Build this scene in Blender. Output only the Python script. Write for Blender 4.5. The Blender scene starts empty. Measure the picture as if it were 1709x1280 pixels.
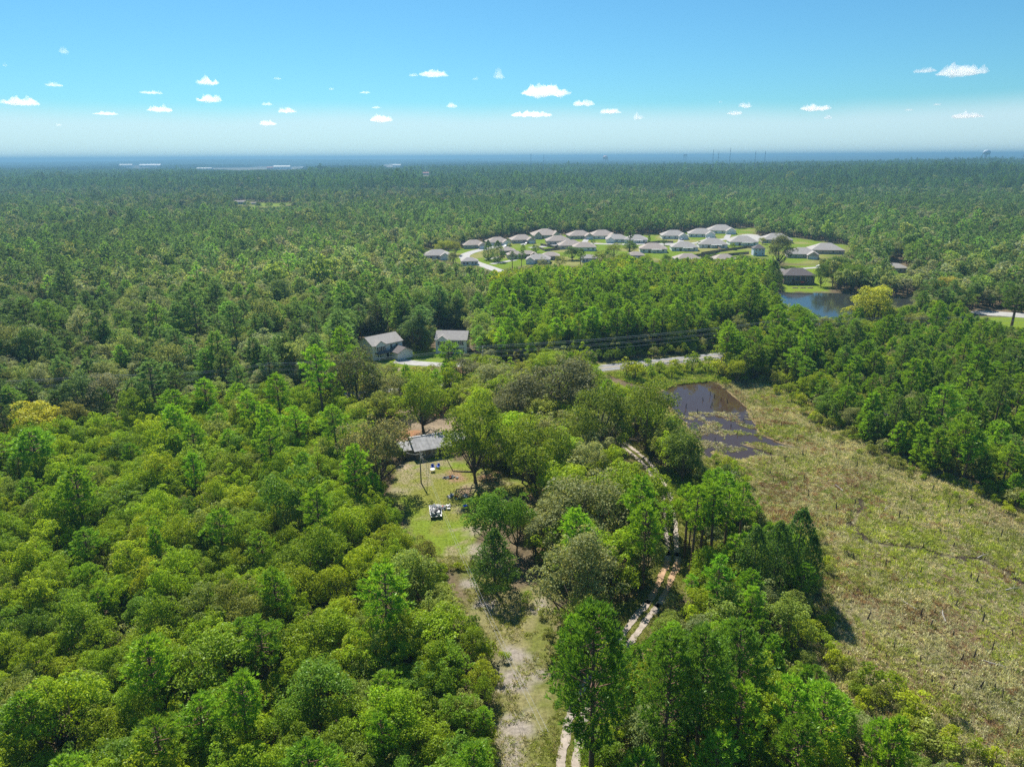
import bpy, math, random
import numpy as np
from mathutils import Vector, Matrix

R = math.radians
RNG = np.random.default_rng(7)
random.seed(7)
scn = bpy.context.scene
col = scn.collection

# ------------------------------------------------------------------ camera
CAM_H = 70.0
F_PX, CX, CY, W_PX = 1150.0, 854.5, 640.0, 1709.0      # focal length and centre, in photograph pixels
PITCH, ROLL = math.atan((640 - 262) / F_PX), R(0.33)
_U0 = np.array([0, math.sin(PITCH), math.cos(PITCH)])
_X0 = np.array([1.0, 0, 0])
FW = np.array([0, math.cos(PITCH), -math.sin(PITCH)])
RT = math.cos(ROLL) * _X0 - math.sin(ROLL) * _U0
UP = math.sin(ROLL) * _X0 + math.cos(ROLL) * _U0
cam_d = bpy.data.cameras.new('camera')
cam = bpy.data.objects.new('camera', cam_d)
col.objects.link(cam)
cam_d.sensor_width = 36.0
cam_d.lens = 36.0 * F_PX / W_PX
cam_d.clip_start, cam_d.clip_end = 0.5, 120000
cam.matrix_world = Matrix(((RT[0], UP[0], -FW[0], 0), (RT[1], UP[1], -FW[1], 0), (RT[2], UP[2], -FW[2], CAM_H), (0, 0, 0, 1)))
scn.camera = cam

# ------------------------------------------------------------------ sky, sun, exposure
SUN_EL, SUN_AZ = R(50.5), R(-20)         # azimuth from +Y, clockwise; the sun stands ahead, a little to the left
world = bpy.data.worlds.new('World')
scn.world = world
world.use_nodes = True
wn, wl = world.node_tree.nodes, world.node_tree.links
wn.clear()
sky = wn.new('ShaderNodeTexSky')
sky.sky_type = 'NISHITA'
sky.sun_disc = False
sky.sun_elevation = SUN_EL
sky.sun_rotation = SUN_AZ
sky.altitude = 80
sky.air_density, sky.dust_density, sky.ozone_density = 1.0, 0.25, 1.5
tintw = wn.new('ShaderNodeMix'); tintw.data_type = 'RGBA'; tintw.blend_type = 'MULTIPLY'
tintw.inputs[0].default_value = 1.0
tintw.inputs[7].default_value = (0.37, 0.77, 0.95, 1)
bg = wn.new('ShaderNodeBackground')
bg.inputs['Strength'].default_value = 0.070
wo = wn.new('ShaderNodeOutputWorld')
wl.new(sky.outputs[0], tintw.inputs[6])
# thin veil of high haze low in the sky, all the way round
geo = wn.new('ShaderNodeTexCoord')
sep = wn.new('ShaderNodeSeparateXYZ'); wl.new(geo.outputs['Generated'], sep.inputs[0])
wno = wn.new('ShaderNodeTexNoise'); wno.inputs['Scale'].default_value = 2.2; wno.inputs['Detail'].default_value = 3
wl.new(geo.outputs['Generated'], wno.inputs['Vector'])
wadd = wn.new('ShaderNodeMath'); wadd.operation = 'MULTIPLY_ADD'; wadd.inputs[1].default_value = 0.035
wl.new(wno.outputs[0], wadd.inputs[0]); wl.new(sep.outputs[2], wadd.inputs[2])
wmr = wn.new('ShaderNodeMapRange'); wmr.interpolation_type = 'SMOOTHSTEP'
wmr.inputs[1].default_value, wmr.inputs[2].default_value, wmr.inputs[3].default_value, wmr.inputs[4].default_value = 0.054, 0.086, 0.62, 0.0
wl.new(wadd.outputs[0], wmr.inputs[0])
veil = wn.new('ShaderNodeMix'); veil.data_type = 'RGBA'
veil.inputs[7].default_value = (6.6, 7.9, 8.7, 1)
wl.new(wmr.outputs[0], veil.inputs[0]); wl.new(tintw.outputs[2], veil.inputs[6])
wl.new(veil.outputs[2], bg.inputs['Color'])
wl.new(bg.outputs[0], wo.inputs[0])

SUN_DIR = Vector((math.sin(SUN_AZ) * math.cos(SUN_EL), math.cos(SUN_AZ) * math.cos(SUN_EL), math.sin(SUN_EL)))
sd = bpy.data.lights.new('sun', 'SUN')
sd.energy, sd.angle, sd.color = 4.8, R(0.53), (1.0, 0.955, 0.87)
sun = bpy.data.objects.new('sun', sd)
col.objects.link(sun)
sun.rotation_euler = (-SUN_DIR).to_track_quat('-Z', 'Y').to_euler()
sun.location = (0, 0, 300)

scn.view_settings.view_transform = 'Standard'
scn.view_settings.look = 'None'
scn.view_settings.exposure = 0.78
scn.view_settings.gamma = 1.0
scn.view_settings.use_curve_mapping = False
scn.render.engine = 'CYCLES'
cy = scn.cycles
cy.max_bounces, cy.diffuse_bounces, cy.glossy_bounces, cy.transmission_bounces = 10, 4, 2, 4
cy.volume_bounces, cy.transparent_max_bounces = 10, 8
cy.use_denoising = False
try:
    cy.denoiser = 'OPENIMAGEDENOISE'
except Exception:
    pass
cy.use_adaptive_sampling = True
cy.adaptive_threshold = 0.012
cy.sample_clamp_indirect = 6
cy.caustics_reflective = cy.caustics_refractive = False

# ------------------------------------------------------------------ projection helpers
def project(P):
    d = np.asarray(P, float) - np.array([0, 0, CAM_H])
    w = np.maximum(d @ FW, 0.01)
    return CX + F_PX * (d @ RT) / w, CY - F_PX * (d @ UP) / w

def G(u, v, z=0.0):
    d = FW * F_PX + RT * (u - CX) + UP * (CY - v)
    t = (z - CAM_H) / d[2]
    return np.array([d[0] * t, d[1] * t, z])

def Gp(pts, z=0.0):
    return np.array([G(u, v, z) for u, v in pts])

def height_at(P, v):
    """the height above P at which a point shows at photograph row v"""
    lo, hi = -5.0, 120.0
    for _ in range(40):
        m = (lo + hi) / 2
        if project(np.array([P[0], P[1], m]))[1] > v: lo = m
        else: hi = m
    return lo

def px_per_m(P):
    d = np.array([P[0], P[1], 3.0]) - np.array([0, 0, CAM_H])
    return F_PX / (d @ FW)

def inpoly(x, y, poly):
    poly = np.asarray(poly, float)
    inside = np.zeros(x.shape, bool)
    n = len(poly)
    for i in range(n):
        x1, y1 = poly[i][:2]; x2, y2 = poly[(i + 1) % n][:2]
        if y1 == y2: continue
        c = ((y1 > y) != (y2 > y))
        inside ^= c & (x < (x2 - x1) * (y - y1) / (y2 - y1) + x1)
    return inside

def edge_dist(x, y, poly, closed=True):
    poly = np.asarray(poly, float)[:, :2]
    best = np.full(x.shape, 1e9)
    n = len(poly)
    for i in range(n if closed else n - 1):
        a, b = poly[i], poly[(i + 1) % n]
        ab = b - a
        t = np.clip(((x - a[0]) * ab[0] + (y - a[1]) * ab[1]) / max(ab @ ab, 1e-9), 0, 1)
        best = np.minimum(best, np.hypot(x - a[0] - t * ab[0], y - a[1] - t * ab[1]))
    return best

def sdist(x, y, poly):
    d = edge_dist(x, y, poly)
    return np.where(inpoly(x, y, poly), d, -d)

_perm = np.random.default_rng(3).random((256, 256))
def vnoise(x, y):
    xi, yi = np.floor(x).astype(int), np.floor(y).astype(int)
    fx, fy = x - xi, y - yi
    fx, fy = fx * fx * (3 - 2 * fx), fy * fy * (3 - 2 * fy)
    g = lambda a, b: _perm[a % 256, b % 256]
    return (g(xi, yi) * (1 - fx) + g(xi + 1, yi) * fx) * (1 - fy) + (g(xi, yi + 1) * (1 - fx) + g(xi + 1, yi + 1) * fx) * fy

def fbm(x, y, s, oct=4):
    o, a, t = 0, 1, 0
    for k in range(oct):
        o = o + a * vnoise(x / s * 2 ** k + 17.3 * k, y / s * 2 ** k + 5.1 * k); t += a; a *= 0.55
    return o / t

def sstep(a, b, x):
    t = np.clip((x - a) / (b - a), 0, 1)
    return t * t * (3 - 2 * t)

def terrain(x, y):
    x, y = np.asarray(x, float), np.asarray(y, float)
    d = np.hypot(x, y)
    far = sstep(760, 2600, d)
    roll = (fbm(x + 9000, y + 300, 900, 3) - 0.5) * 26 * far
    hills = (fbm(x + 4000, y, 5200, 3) - 0.42) * 95 * sstep(4500, 14000, d)
    ridge = 13 * np.exp(-(((x - 1150) / 800) ** 2 + ((y - 1750) / 620) ** 2)) + 16 * np.exp(-(((x - 2300) / 1500) ** 2 + ((y - 3600) / 900) ** 2))
    return np.where(d < 760, 0.0, roll + hills + ridge * far)

# ------------------------------------------------------------------ object helpers
def link(o, parent=None):
    col.objects.link(o)
    if parent is not None: o.parent = parent
    return o

def mesh_fast(name, V, faces, mats, fattr=None, smooth=False, mi=None):
    """V: (n,3) array; faces: (m,k) int array, one polygon size"""
    me = bpy.data.meshes.new(name)
    V = np.asarray(V, np.float32); faces = np.asarray(faces, np.int32)
    m, k = faces.shape
    me.vertices.add(len(V)); me.vertices.foreach_set('co', V.ravel())
    me.loops.add(m * k); me.loops.foreach_set('vertex_index', faces.ravel())
    me.polygons.add(m)
    me.polygons.foreach_set('loop_start', np.arange(0, m * k, k, dtype=np.int32))
    try: me.polygons.foreach_set('loop_total', np.full(m, k, np.int32))
    except Exception: pass
    for mt in (mats if isinstance(mats, (list, tuple)) else [mats]): me.materials.append(mt)
    if mi is not None: me.polygons.foreach_set('material_index', np.asarray(mi, np.int32))
    if smooth: me.polygons.foreach_set('use_smooth', np.ones(m, bool))
    me.update(calc_edges=True)
    if fattr is not None:
        a = me.attributes.new('lv', 'FLOAT', 'FACE'); a.data.foreach_set('value', np.asarray(fattr, np.float32))
    return me

class MB:
    def __init__(s): s.v, s.f = [], []
    def add(s, V, Fc):
        b = len(s.v); s.v += [tuple(map(float, p)) for p in V]; s.f += [tuple(i + b for i in f) for f in Fc]; return s
    def box(s, x0, x1, y0, y1, z0, z1):
        return s.add([(x0, y0, z0), (x1, y0, z0), (x1, y1, z0), (x0, y1, z0), (x0, y0, z1), (x1, y0, z1), (x1, y1, z1), (x0, y1, z1)],
                     [(0, 3, 2, 1), (4, 5, 6, 7), (0, 1, 5, 4), (1, 2, 6, 5), (2, 3, 7, 6), (3, 0, 4, 7)])
    def tube(s, pts, rad, n=6, cap=True):
        pts = [Vector(p) for p in pts]
        rad = rad if isinstance(rad, (list, tuple)) else [rad] * len(pts)
        V, Fc = [], []
        for i, p in enumerate(pts):
            t = (pts[min(i + 1, len(pts) - 1)] - pts[max(i - 1, 0)]).normalized()
            a = t.cross(Vector((0, 0, 1)) if abs(t.z) < 0.9 else Vector((1, 0, 0))).normalized(); b = t.cross(a)
            for k in range(n):
                q = 2 * math.pi * k / n
                V.append(p + (a * math.cos(q) + b * math.sin(q)) * rad[i])
        for i in range(len(pts) - 1):
            for k in range(n):
                Fc.append((i * n + k, i * n + (k + 1) % n, (i + 1) * n + (k + 1) % n, (i + 1) * n + k))
        if cap: Fc += [tuple(range(n))[::-1], tuple(range((len(pts) - 1) * n, len(pts) * n))]
        return s.add(V, Fc)
    def mesh(s, name, mat):
        me = bpy.data.meshes.new(name); me.from_pydata(s.v, [], s.f); me.update()
        for mt in (mat if isinstance(mat, (list, tuple)) else [mat]): me.materials.append(mt)
        return me
    def build(s, name, mat, parent=None, kind=None, smooth=False):
        me = s.mesh(name, mat)
        if smooth: me.polygons.foreach_set('use_smooth', np.ones(len(me.polygons), bool))
        o = link(bpy.data.objects.new(name, me), parent)
        if kind: o['kind'] = kind
        return o

def tag(o, label=None, cat=None, group=None, kind=None):
    if label: o['label'] = label
    if cat: o['category'] = cat
    if group: o['group'] = group
    if kind: o['kind'] = kind
    return o

def empty(name, loc, rz=0.0, scale=(1, 1, 1)):
    o = bpy.data.objects.new(name, None)
    o.empty_display_size = 0.3
    o.location = tuple(map(float, loc)); o.rotation_euler = (0, 0, rz); o.scale = scale
    col.objects.link(o)
    return o

_ones = 'zero one two three four five six seven eight nine ten eleven twelve thirteen fourteen fifteen sixteen seventeen eighteen nineteen'.split()
_tens = 'x x twenty thirty forty fifty sixty seventy eighty ninety'.split()
def words(n):
    n = int(n)
    if n >= 100: return 'hundred'
    if n < 20: return _ones[n]
    return _tens[n // 10] + ('-' + _ones[n % 10] if n % 10 else '')
def where(u, v):
    return '%s percent across, %s down' % (words(round(np.clip(u / 17.09, 0, 99))), words(round(np.clip(v / 12.80, 0, 99))))
def where_of(P):
    return where(*project(np.asarray(P, float)))

# ------------------------------------------------------------------ materials
def mat_new(name):
    m = bpy.data.materials.new(name); m.use_nodes = True
    n = m.node_tree.nodes; n.clear()
    out = n.new('ShaderNodeOutputMaterial')
    return m, n, m.node_tree.links, out

def simple(name, rgb, rough=0.8, noise=0.15, scale=3.0, metal=0.0, spec=0.3, bump=0.0):
    m, n, l, out = mat_new(name)
    b = n.new('ShaderNodeBsdfPrincipled')
    b.inputs['Roughness'].default_value = rough; b.inputs['Metallic'].default_value = metal
    b.inputs['Specular IOR Level'].default_value = spec
    tc = n.new('ShaderNodeTexCoord')
    nz = n.new('ShaderNodeTexNoise'); nz.inputs['Scale'].default_value = scale; nz.inputs['Detail'].default_value = 5
    l.new(tc.outputs['Object'], nz.inputs['Vector'])
    mr = n.new('ShaderNodeMapRange'); mr.inputs[1].default_value, mr.inputs[2].default_value = 0.3, 0.7
    mr.inputs[3].default_value, mr.inputs[4].default_value = 1 - noise, 1 + noise
    l.new(nz.outputs[0], mr.inputs[0])
    mx = n.new('ShaderNodeMix'); mx.data_type = 'RGBA'; mx.blend_type = 'MULTIPLY'; mx.inputs[0].default_value = 1
    mx.inputs[6].default_value = (*rgb, 1)
    l.new(mr.outputs[0], mx.inputs[7]); l.new(mx.outputs[2], b.inputs['Base Color'])
    if bump:
        bp = n.new('ShaderNodeBump'); bp.inputs['Distance'].default_value = bump
        l.new(nz.outputs[0], bp.inputs['Height']); l.new(bp.outputs[0], b.inputs['Normal'])
    l.new(b.outputs[0], out.inputs['Surface'])
    return m

def leaf_mat(name, transl=0.5, gloss=0.010, warm=(1.25, 1.12, 0.6)):
    """foliage: the colour of each plant comes from its own 'tint', each leaf varies a little"""
    m, n, l, out = mat_new(name)
    at = n.new('ShaderNodeAttribute'); at.attribute_type = 'INSTANCER'; at.attribute_name = 'tint'
    lv = n.new('ShaderNodeAttribute'); lv.attribute_type = 'GEOMETRY'; lv.attribute_name = 'lv'
    mx = n.new('ShaderNodeMix'); mx.data_type = 'RGBA'; mx.blend_type = 'MULTIPLY'; mx.inputs[0].default_value = 1
    l.new(at.outputs['Color'], mx.inputs[6]); l.new(lv.outputs['Fac'], mx.inputs[7])
    tr = n.new('ShaderNodeMix'); tr.data_type = 'RGBA'; tr.blend_type = 'MULTIPLY'; tr.inputs[0].default_value = 1
    tr.inputs[7].default_value = (*warm, 1)
    l.new(mx.outputs[2], tr.inputs[6])
    d = n.new('ShaderNodeBsdfDiffuse'); l.new(mx.outputs[2], d.inputs['Color'])
    t = n.new('ShaderNodeBsdfTranslucent'); l.new(tr.outputs[2], t.inputs['Color'])
    s1 = n.new('ShaderNodeMixShader'); s1.inputs[0].default_value = transl
    l.new(d.outputs[0], s1.inputs[1]); l.new(t.outputs[0], s1.inputs[2])
    g = n.new('ShaderNodeBsdfGlossy'); g.inputs['Roughness'].default_value = 0.42; g.inputs['Color'].default_value = (0.8, 0.85, 0.8, 1)
    s2 = n.new('ShaderNodeMixShader'); s2.inputs[0].default_value = gloss
    l.new(s1.outputs[0], s2.inputs[1]); l.new(g.outputs[0], s2.inputs[2])
    l.new(s2.outputs[0], out.inputs['Surface'])
    return m

M = {}
M['leaf'] = leaf_mat('leaf')
M['needle'] = leaf_mat('needle', 0.45, 0.02, (1.2, 1.1, 0.55))
M['grass'] = leaf_mat('grass_blades', 0.3, 0.02, (1.1, 1.05, 0.7))
M['bark'] = simple('bark', (0.13, 0.10, 0.075), 0.95, 0.35, 4)
M['pine_bark'] = simple('pine_bark', (0.17, 0.105, 0.07), 0.95, 0.35, 3)
M['dead_wood'] = simple('dead_wood', (0.34, 0.31, 0.28), 0.9, 0.25, 3)
M['stump'] = simple('stump_wood', (0.075, 0.06, 0.05), 0.95, 0.4, 5)

# ------------------------------------------------------------------ layout: open ground, read off the photograph and laid on the ground plane
YARD = [(660, 812), (668, 780), (690, 768), (740, 762), (775, 772), (830, 798), (880, 815), (905, 835), (880, 858), (810, 868), (792, 905), (796, 940), (735, 945), (692, 900), (672, 855)]
CORR = [(735, 935), (800, 935), (842, 985), (905, 975), (925, 1040), (940, 1080), (925, 1110), (950, 1160), (975, 1180), (935, 1330), (840, 1330), (828, 1180), (836, 1090), (770, 1005)]
TRACKCLR = [(1035, 1062), (1090, 975), (1108, 935), (1150, 930), (1138, 975), (1085, 1035), (1064, 1072)]
TRACKTOP = [(1040, 748), (1075, 752), (1100, 785), (1170, 810), (1150, 830), (1115, 830), (1085, 800)]
MARSH = [(1100, 652), (1125, 640), (1165, 632), (1210, 645), (1250, 640), (1300, 630), (1335, 660), (1372, 702), (1425, 732), (1500, 772), (1560, 790), (1620, 812), (1725, 862), (1790, 900),
         (1790, 1340), (1660, 1300), (1580, 1262), (1500, 1205), (1440, 1170), (1400, 1140), (1372, 1095), (1366, 1010), (1368, 930), (1345, 880), (1290, 868), (1250, 820), (1228, 775), (1180, 772), (1162, 740), (1140, 705), (1118, 680)]
ROADCLR = [(1000, 606), (1008, 622), (1060, 616), (1200, 604), (1200, 588), (1090, 597)]
CEDARCLR = [(796, 885), (872, 905), (885, 985), (900, 1010), (800, 985)]
BANK = [(1005, 622), (1060, 618), (1196, 606), (1196, 634), (1130, 644), (1108, 652), (1060, 642)]
HOUSE_A = [(596, 562), (640, 556), (668, 575), (700, 588), (735, 588), (735, 606), (664, 608), (598, 600)]
HOUSE_B = [(725, 550), (785, 550), (785, 590), (765, 600), (725, 596)]
LAKECLR = [(1303, 487), (1340, 489), (1420, 489), (1425, 522), (1372, 528), (1340, 507), (1303, 500)]
LAKECLR2 = [(1482, 495), (1535, 500), (1520, 508), (1480, 506)]
BRICKCLR = [(1306, 443), (1364, 443), (1388, 470), (1385, 487), (1306, 488)]
SUBDIV = [(705, 428), (712, 414), (750, 418), (775, 413), (800, 405), (860, 397), (885, 391), (940, 392), (1000, 393), (1110, 391), (1200, 382), (1262, 380), (1255, 394), (1320, 396), (1418, 410), (1412, 424),
          (1364, 432), (1362, 442), (1318, 440), (1272, 430), (1225, 430), (1140, 430), (1090, 436), (1040, 424), (1000, 432), (960, 444), (905, 441), (860, 446), (835, 452), (770, 440)]
FARMCLR = [(664, 735), (690, 722), (760, 716), (735, 765), (692, 768)]
SANDCLR = [(655, 700), (700, 690), (765, 700), (765, 722), (690, 728), (655, 722)]
HOUSE_C = [(1483, 434), (1511, 434), (1511, 456), (1500, 458)]
DRIVE_R = [(1612, 520), (1640, 514), (1725, 522), (1725, 550), (1690, 545), (1640, 530)]
FAR_LAWN = [(390, 337), (405, 335.5), (424, 337), (446, 340), (490, 339.5), (488, 343), (462, 345), (440, 346), (410, 344), (392, 343)]
FAR_1 = [(199, 276), (270, 276), (268, 281), (235, 282), (200, 281)]
FAR_2 = [(328, 281), (352, 280), (400, 280), (440, 278), (515, 278), (512, 283), (470, 284.5), (440, 283.5), (400, 285), (330, 284)]
FAR_3 = [(640, 274), (672, 274), (672, 281), (640, 281)]
FAR_4 = [(705, 289.5), (717, 289.5), (716, 294), (706, 294)]
FAR_5 = [(1190, 300), (1330, 292), (1330, 303), (1240, 306)]
CLEAR = [YARD, CORR, TRACKCLR, TRACKTOP, MARSH, ROADCLR, HOUSE_A, HOUSE_B, LAKECLR, LAKECLR2, BRICKCLR, SUBDIV, FARMCLR, SANDCLR, HOUSE_C, DRIVE_R, FAR_LAWN, FAR_1, FAR_2, FAR_3, FAR_4, BANK, CEDARCLR]

POND = [(1098, 658), (1112, 648), (1135, 640), (1165, 635), (1200, 640), (1214, 652), (1232, 668), (1246, 680), (1252, 696), (1262, 710), (1266, 724), (1300, 737), (1345, 750), (1300, 747), (1262, 738),
        (1240, 742), (1262, 748), (1300, 764), (1262, 760), (1232, 768), (1210, 760), (1196, 752), (1186, 766), (1172, 756), (1162, 735), (1140, 705), (1120, 680), (1104, 668)]
LAKE = [(1270, 484), (1310, 487), (1345, 488.5), (1430, 489), (1480, 493), (1545, 498), (1560, 508), (1500, 516), (1430, 530), (1375, 545), (1300, 530), (1262, 505)]
TRACK = [(1035, 738), (1060, 757), (1080, 775), (1098, 800), (1112, 830), (1118, 862), (1120, 900), (1122, 935), (1112, 965), (1095, 1000), (1072, 1030), (1045, 1065), (1010, 1110), (982, 1150), (965, 1190), (955, 1235), (948, 1290), (944, 1360)]
ROAD = [(-260, 700), (-60, 694), (160, 687), (420, 674), (600, 660), (760, 643), (900, 627), (1000, 615), (1100, 604.5), (1195, 594.5), (1260, 588), (1330, 580), (1400, 573), (1500, 566), (1640, 562), (1900, 560)]
gY, gC, gM = Gp(YARD), Gp(CORR), Gp(MARSH)
gTrack, gRoad, gPond, gLake, gSub = Gp(TRACK), Gp(ROAD), Gp(POND), Gp(LAKE), Gp(SUBDIV)

def smooth_line(P, step=1.0):
    """Catmull-Rom through the points, evenly resampled"""
    P = np.asarray(P, float); out = []
    Q = np.vstack([2 * P[0] - P[1], P, 2 * P[-1] - P[-2]])
    for i in range(1, len(Q) - 2):
        for t in np.linspace(0, 1, 24, endpoint=False):
            a, b, c, d = Q[i - 1], Q[i], Q[i + 1], Q[i + 2]
            out.append(0.5 * (2 * b + (c - a) * t + (2 * a - 5 * b + 4 * c - d) * t * t + (3 * b - a - 3 * c + d) * t ** 3))
    out.append(P[-1]); out = np.array(out)
    s = np.r_[0, np.cumsum(np.linalg.norm(np.diff(out, axis=0), axis=1))]
    n = max(2, int(s[-1] / step))
    ss = np.linspace(0, s[-1], n)
    return np.stack([np.interp(ss, s, out[:, k]) for k in range(3)], 1)

road_line = smooth_line(gRoad, 2.5)
track_line = smooth_line(gTrack, 0.35)

# ------------------------------------------------------------------ the ground: one sheet out to the horizon
def axis(lo, hi, step, mid_lo, mid_hi, mid_step, far, growth=1.16):
    a = list(np.arange(lo, hi, step))
    b = list(np.arange(a[-1] + mid_step, mid_hi, mid_step)); c = list(np.arange(lo - mid_step, mid_lo, -mid_step))[::-1]
    s = mid_step; p = (b or a)[-1]; up = []
    while p < far[1]: s *= growth; p += s; up.append(p)
    s = mid_step; p = (c or a)[0]; dn = []
    while p > far[0]: s *= growth; p -= s; dn.append(p)
    return np.array(dn[::-1] + c + a + b + up)

gx = axis(-150, 175, 0.9, -520, 560, 6.0, (-34000, 34000))
gy = axis(52, 300, 0.9, 20, 760, 4.0, (-900, 42000))
XX, YY = np.meshgrid(gx, gy)
x, y = XX.ravel(), YY.ravel()
wx = x + (fbm(x, y, 5, 3) - 0.5) * 5; wy = y + (fbm(x + 50, y + 91, 5, 3) - 0.5) * 5
C = np.zeros((len(x), 3))
n1, n2, n3 = fbm(x, y, 9), fbm(x + 400, y, 2.5), fbm(x, y + 700, 30)
C[:] = np.array([0.20, 0.155, 0.095])
C *= (0.6 + 0.8 * n2)[:, None]
def paint(mask, rgb):
    m = np.clip(mask, 0, 1)[:, None]; C[:] = C * (1 - m) + np.asarray(rgb) * m
near = (x > -620) & (x < 620) & (y < 900)
def soft(poly, a=-1.2, b=1.2):
    m = np.zeros(len(x)); m[near] = sstep(a, b, sdist(wx[near], wy[near], poly)); return m
# bare sandy ground round the old house and under the oaks behind it
SANDY = Gp([(560, 650), (600, 622), (700, 606), (790, 604), (860, 620), (900, 660), (860, 700), (770, 722), (735, 735), (660, 745), (600, 735), (570, 700)])
ms = soft(SANDY, -3, 3)
paint(ms * (0.55 + 0.45 * sstep(0.4, 0.6, n1)), (0.42, 0.33, 0.24))
paint(ms * sstep(0.52, 0.62, fbm(x + 70, y + 20, 7)), (0.46, 0.25, 0.14))
# open wood floor right of the yard, with reddish leaf litter
WOODR = Gp([(780, 770), (960, 740), (1060, 800), (1060, 1060), (930, 1000), (880, 870), (800, 850)])
mw = soft(WOODR, -2, 2)
paint(mw, (0.17, 0.14, 0.06)); paint(mw * sstep(0.5, 0.6, n1), (0.3, 0.19, 0.11)); paint(mw * sstep(0.5, 0.62, fbm(x, y + 33, 6)), (0.15, 0.19, 0.035))
# yard lawn: green with yellow and worn spots
my = soft(gY, -1.0, 1.4)
paint(my, (0.22, 0.295, 0.036))
paint(my * sstep(0.46, 0.60, n1), (0.27, 0.275, 0.065))
paint(my * sstep(0.56, 0.66, fbm(x + 11, y + 7, 5)), (0.36, 0.31, 0.17))
for (u, v, r, rgb) in [(757, 795, 3.4, (0.40, 0.25, 0.16)), (772, 822, 2.4, (0.36, 0.25, 0.17)), (676, 780, 3.0, (0.45, 0.36, 0.25)), (672, 815, 3.2, (0.36, 0.32, 0.19)), (785, 885, 3.0, (0.40, 0.33, 0.25)),
                       (752, 935, 3.4, (0.34, 0.31, 0.15)), (805, 800, 2.4, (0.42, 0.24, 0.14)), (883, 832, 4.0, (0.46, 0.28, 0.18)), (790, 920, 3.0, (0.43, 0.37, 0.29))]:
    p = G(u, v); paint(sstep(r, r * 0.35, np.hypot(wx - p[0], wy - p[1]) * (0.7 + 0.6 * n2)), rgb)
# rough clearing below the yard: pale sand and thin grass
mc = soft(gC, -1.5, 1.8)
paint(mc, (0.20, 0.215, 0.055))
paint(mc * sstep(0.45, 0.58, fbm(x + 31, y + 15, 6)), (0.30, 0.27, 0.12))
for (u, v, r) in [(865, 1090, 3.0), (855, 1140, 3.6), (875, 1225, 3.2), (905, 1120, 2.0), (775, 975, 2.5), (810, 1010, 2.2), (900, 1010, 2.5), (850, 1280, 3)]:
    p = G(u, v); paint(mc * sstep(r * 1.15, r * 0.4, np.hypot(wx - p[0], wy - p[1]) * (0.65 + 0.7 * n2)), (0.40, 0.345, 0.29))
# verge beside the track and the road
mt = np.zeros(len(x)); mt[near] = sstep(4.2, 1.6, edge_dist(wx[near], wy[near], track_line[::6], False)); paint(mt, (0.19, 0.20, 0.05))
mg = soft(Gp([(1085, 775), (1130, 780), (1180, 790), (1230, 790), (1225, 850), (1180, 850), (1130, 850), (1110, 820)]), -1, 1); paint(mg, (0.19, 0.27, 0.035))
mr_ = np.zeros(len(x)); mr_[near] = sstep(9.5, 6.0, edge_dist(wx[near], wy[near], road_line[::3], False)); paint(mr_, (0.25, 0.25, 0.085))
# marsh: straw, olive and brown in patches
mm = soft(gM, -2.5, 2.5)
paint(mm, (0.27, 0.235, 0.13))
paint(mm * sstep(0.5, 0.62, fbm(x + 5, y + 40, 14)), (0.215, 0.225, 0.07))
paint(mm * sstep(0.55, 0.66, fbm(x + 205, y + 140, 8)), (0.20, 0.13, 0.075))
me_ = np.zeros(len(x)); me_[near] = sstep(-6.5, -1.0, sdist(wx[near], wy[near], gPond)); paint(me_ * mm * 0.8, (0.34, 0.25, 0.13))
for pl in ([(1415, 872), (1430, 885), (1450, 905), (1490, 912), (1540, 917), (1580, 930), (1640, 935), (1709, 975)], [(1240, 742), (1290, 760), (1330, 768)], [(1440, 835), (1430, 860), (1415, 880)]):
    dl = np.full(len(x), 99.0); dl[near] = edge_dist(wx[near], wy[near], Gp(pl), False); paint(sstep(1.5, 0.5, dl), (0.07, 0.055, 0.04))
# lots of the housing estate, lawns by the two houses and the lake house
mb = soft(gSub, -6, 6)
paint(mb, (0.20, 0.29, 0.035)); paint(mb * sstep(0.5, 0.62, fbm(x + 90, y, 26)), (0.33, 0.32, 0.11))
for poly in ([(600, 600), (668, 580), (735, 580), (790, 590), (790, 612), (700, 612), (600, 616)], BRICKCLR, [(1480, 445), (1515, 445), (1515, 462), (1480, 462)], [(1625, 528), (1725, 530), (1725, 556), (1660, 548)]):
    paint(soft(Gp(poly), -1.5, 1.5), (0.22, 0.31, 0.035))
# fields far away
dist = np.hypot(x, y)
for poly, rgb in ((FAR_LAWN, (0.24, 0.32, 0.05)), (FAR_1, (0.3, 0.26, 0.2)), (FAR_2, (0.27, 0.25, 0.19)), (FAR_3, (0.4, 0.36, 0.3)), (FAR_4, (0.35, 0.33, 0.2))):
    paint(sstep(-8, 8, np.where((dist > 700) & (dist < 12000), sdist(x, y, Gp(poly)), -99)), rgb)
paint(sstep(14500, 15500, dist), (0.045, 0.06, 0.03))
zz = terrain(x, y) + np.where(dist > 15400, (fbm(x, y, 160, 2) - 0.5) * 12 + 9, 0)
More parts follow.
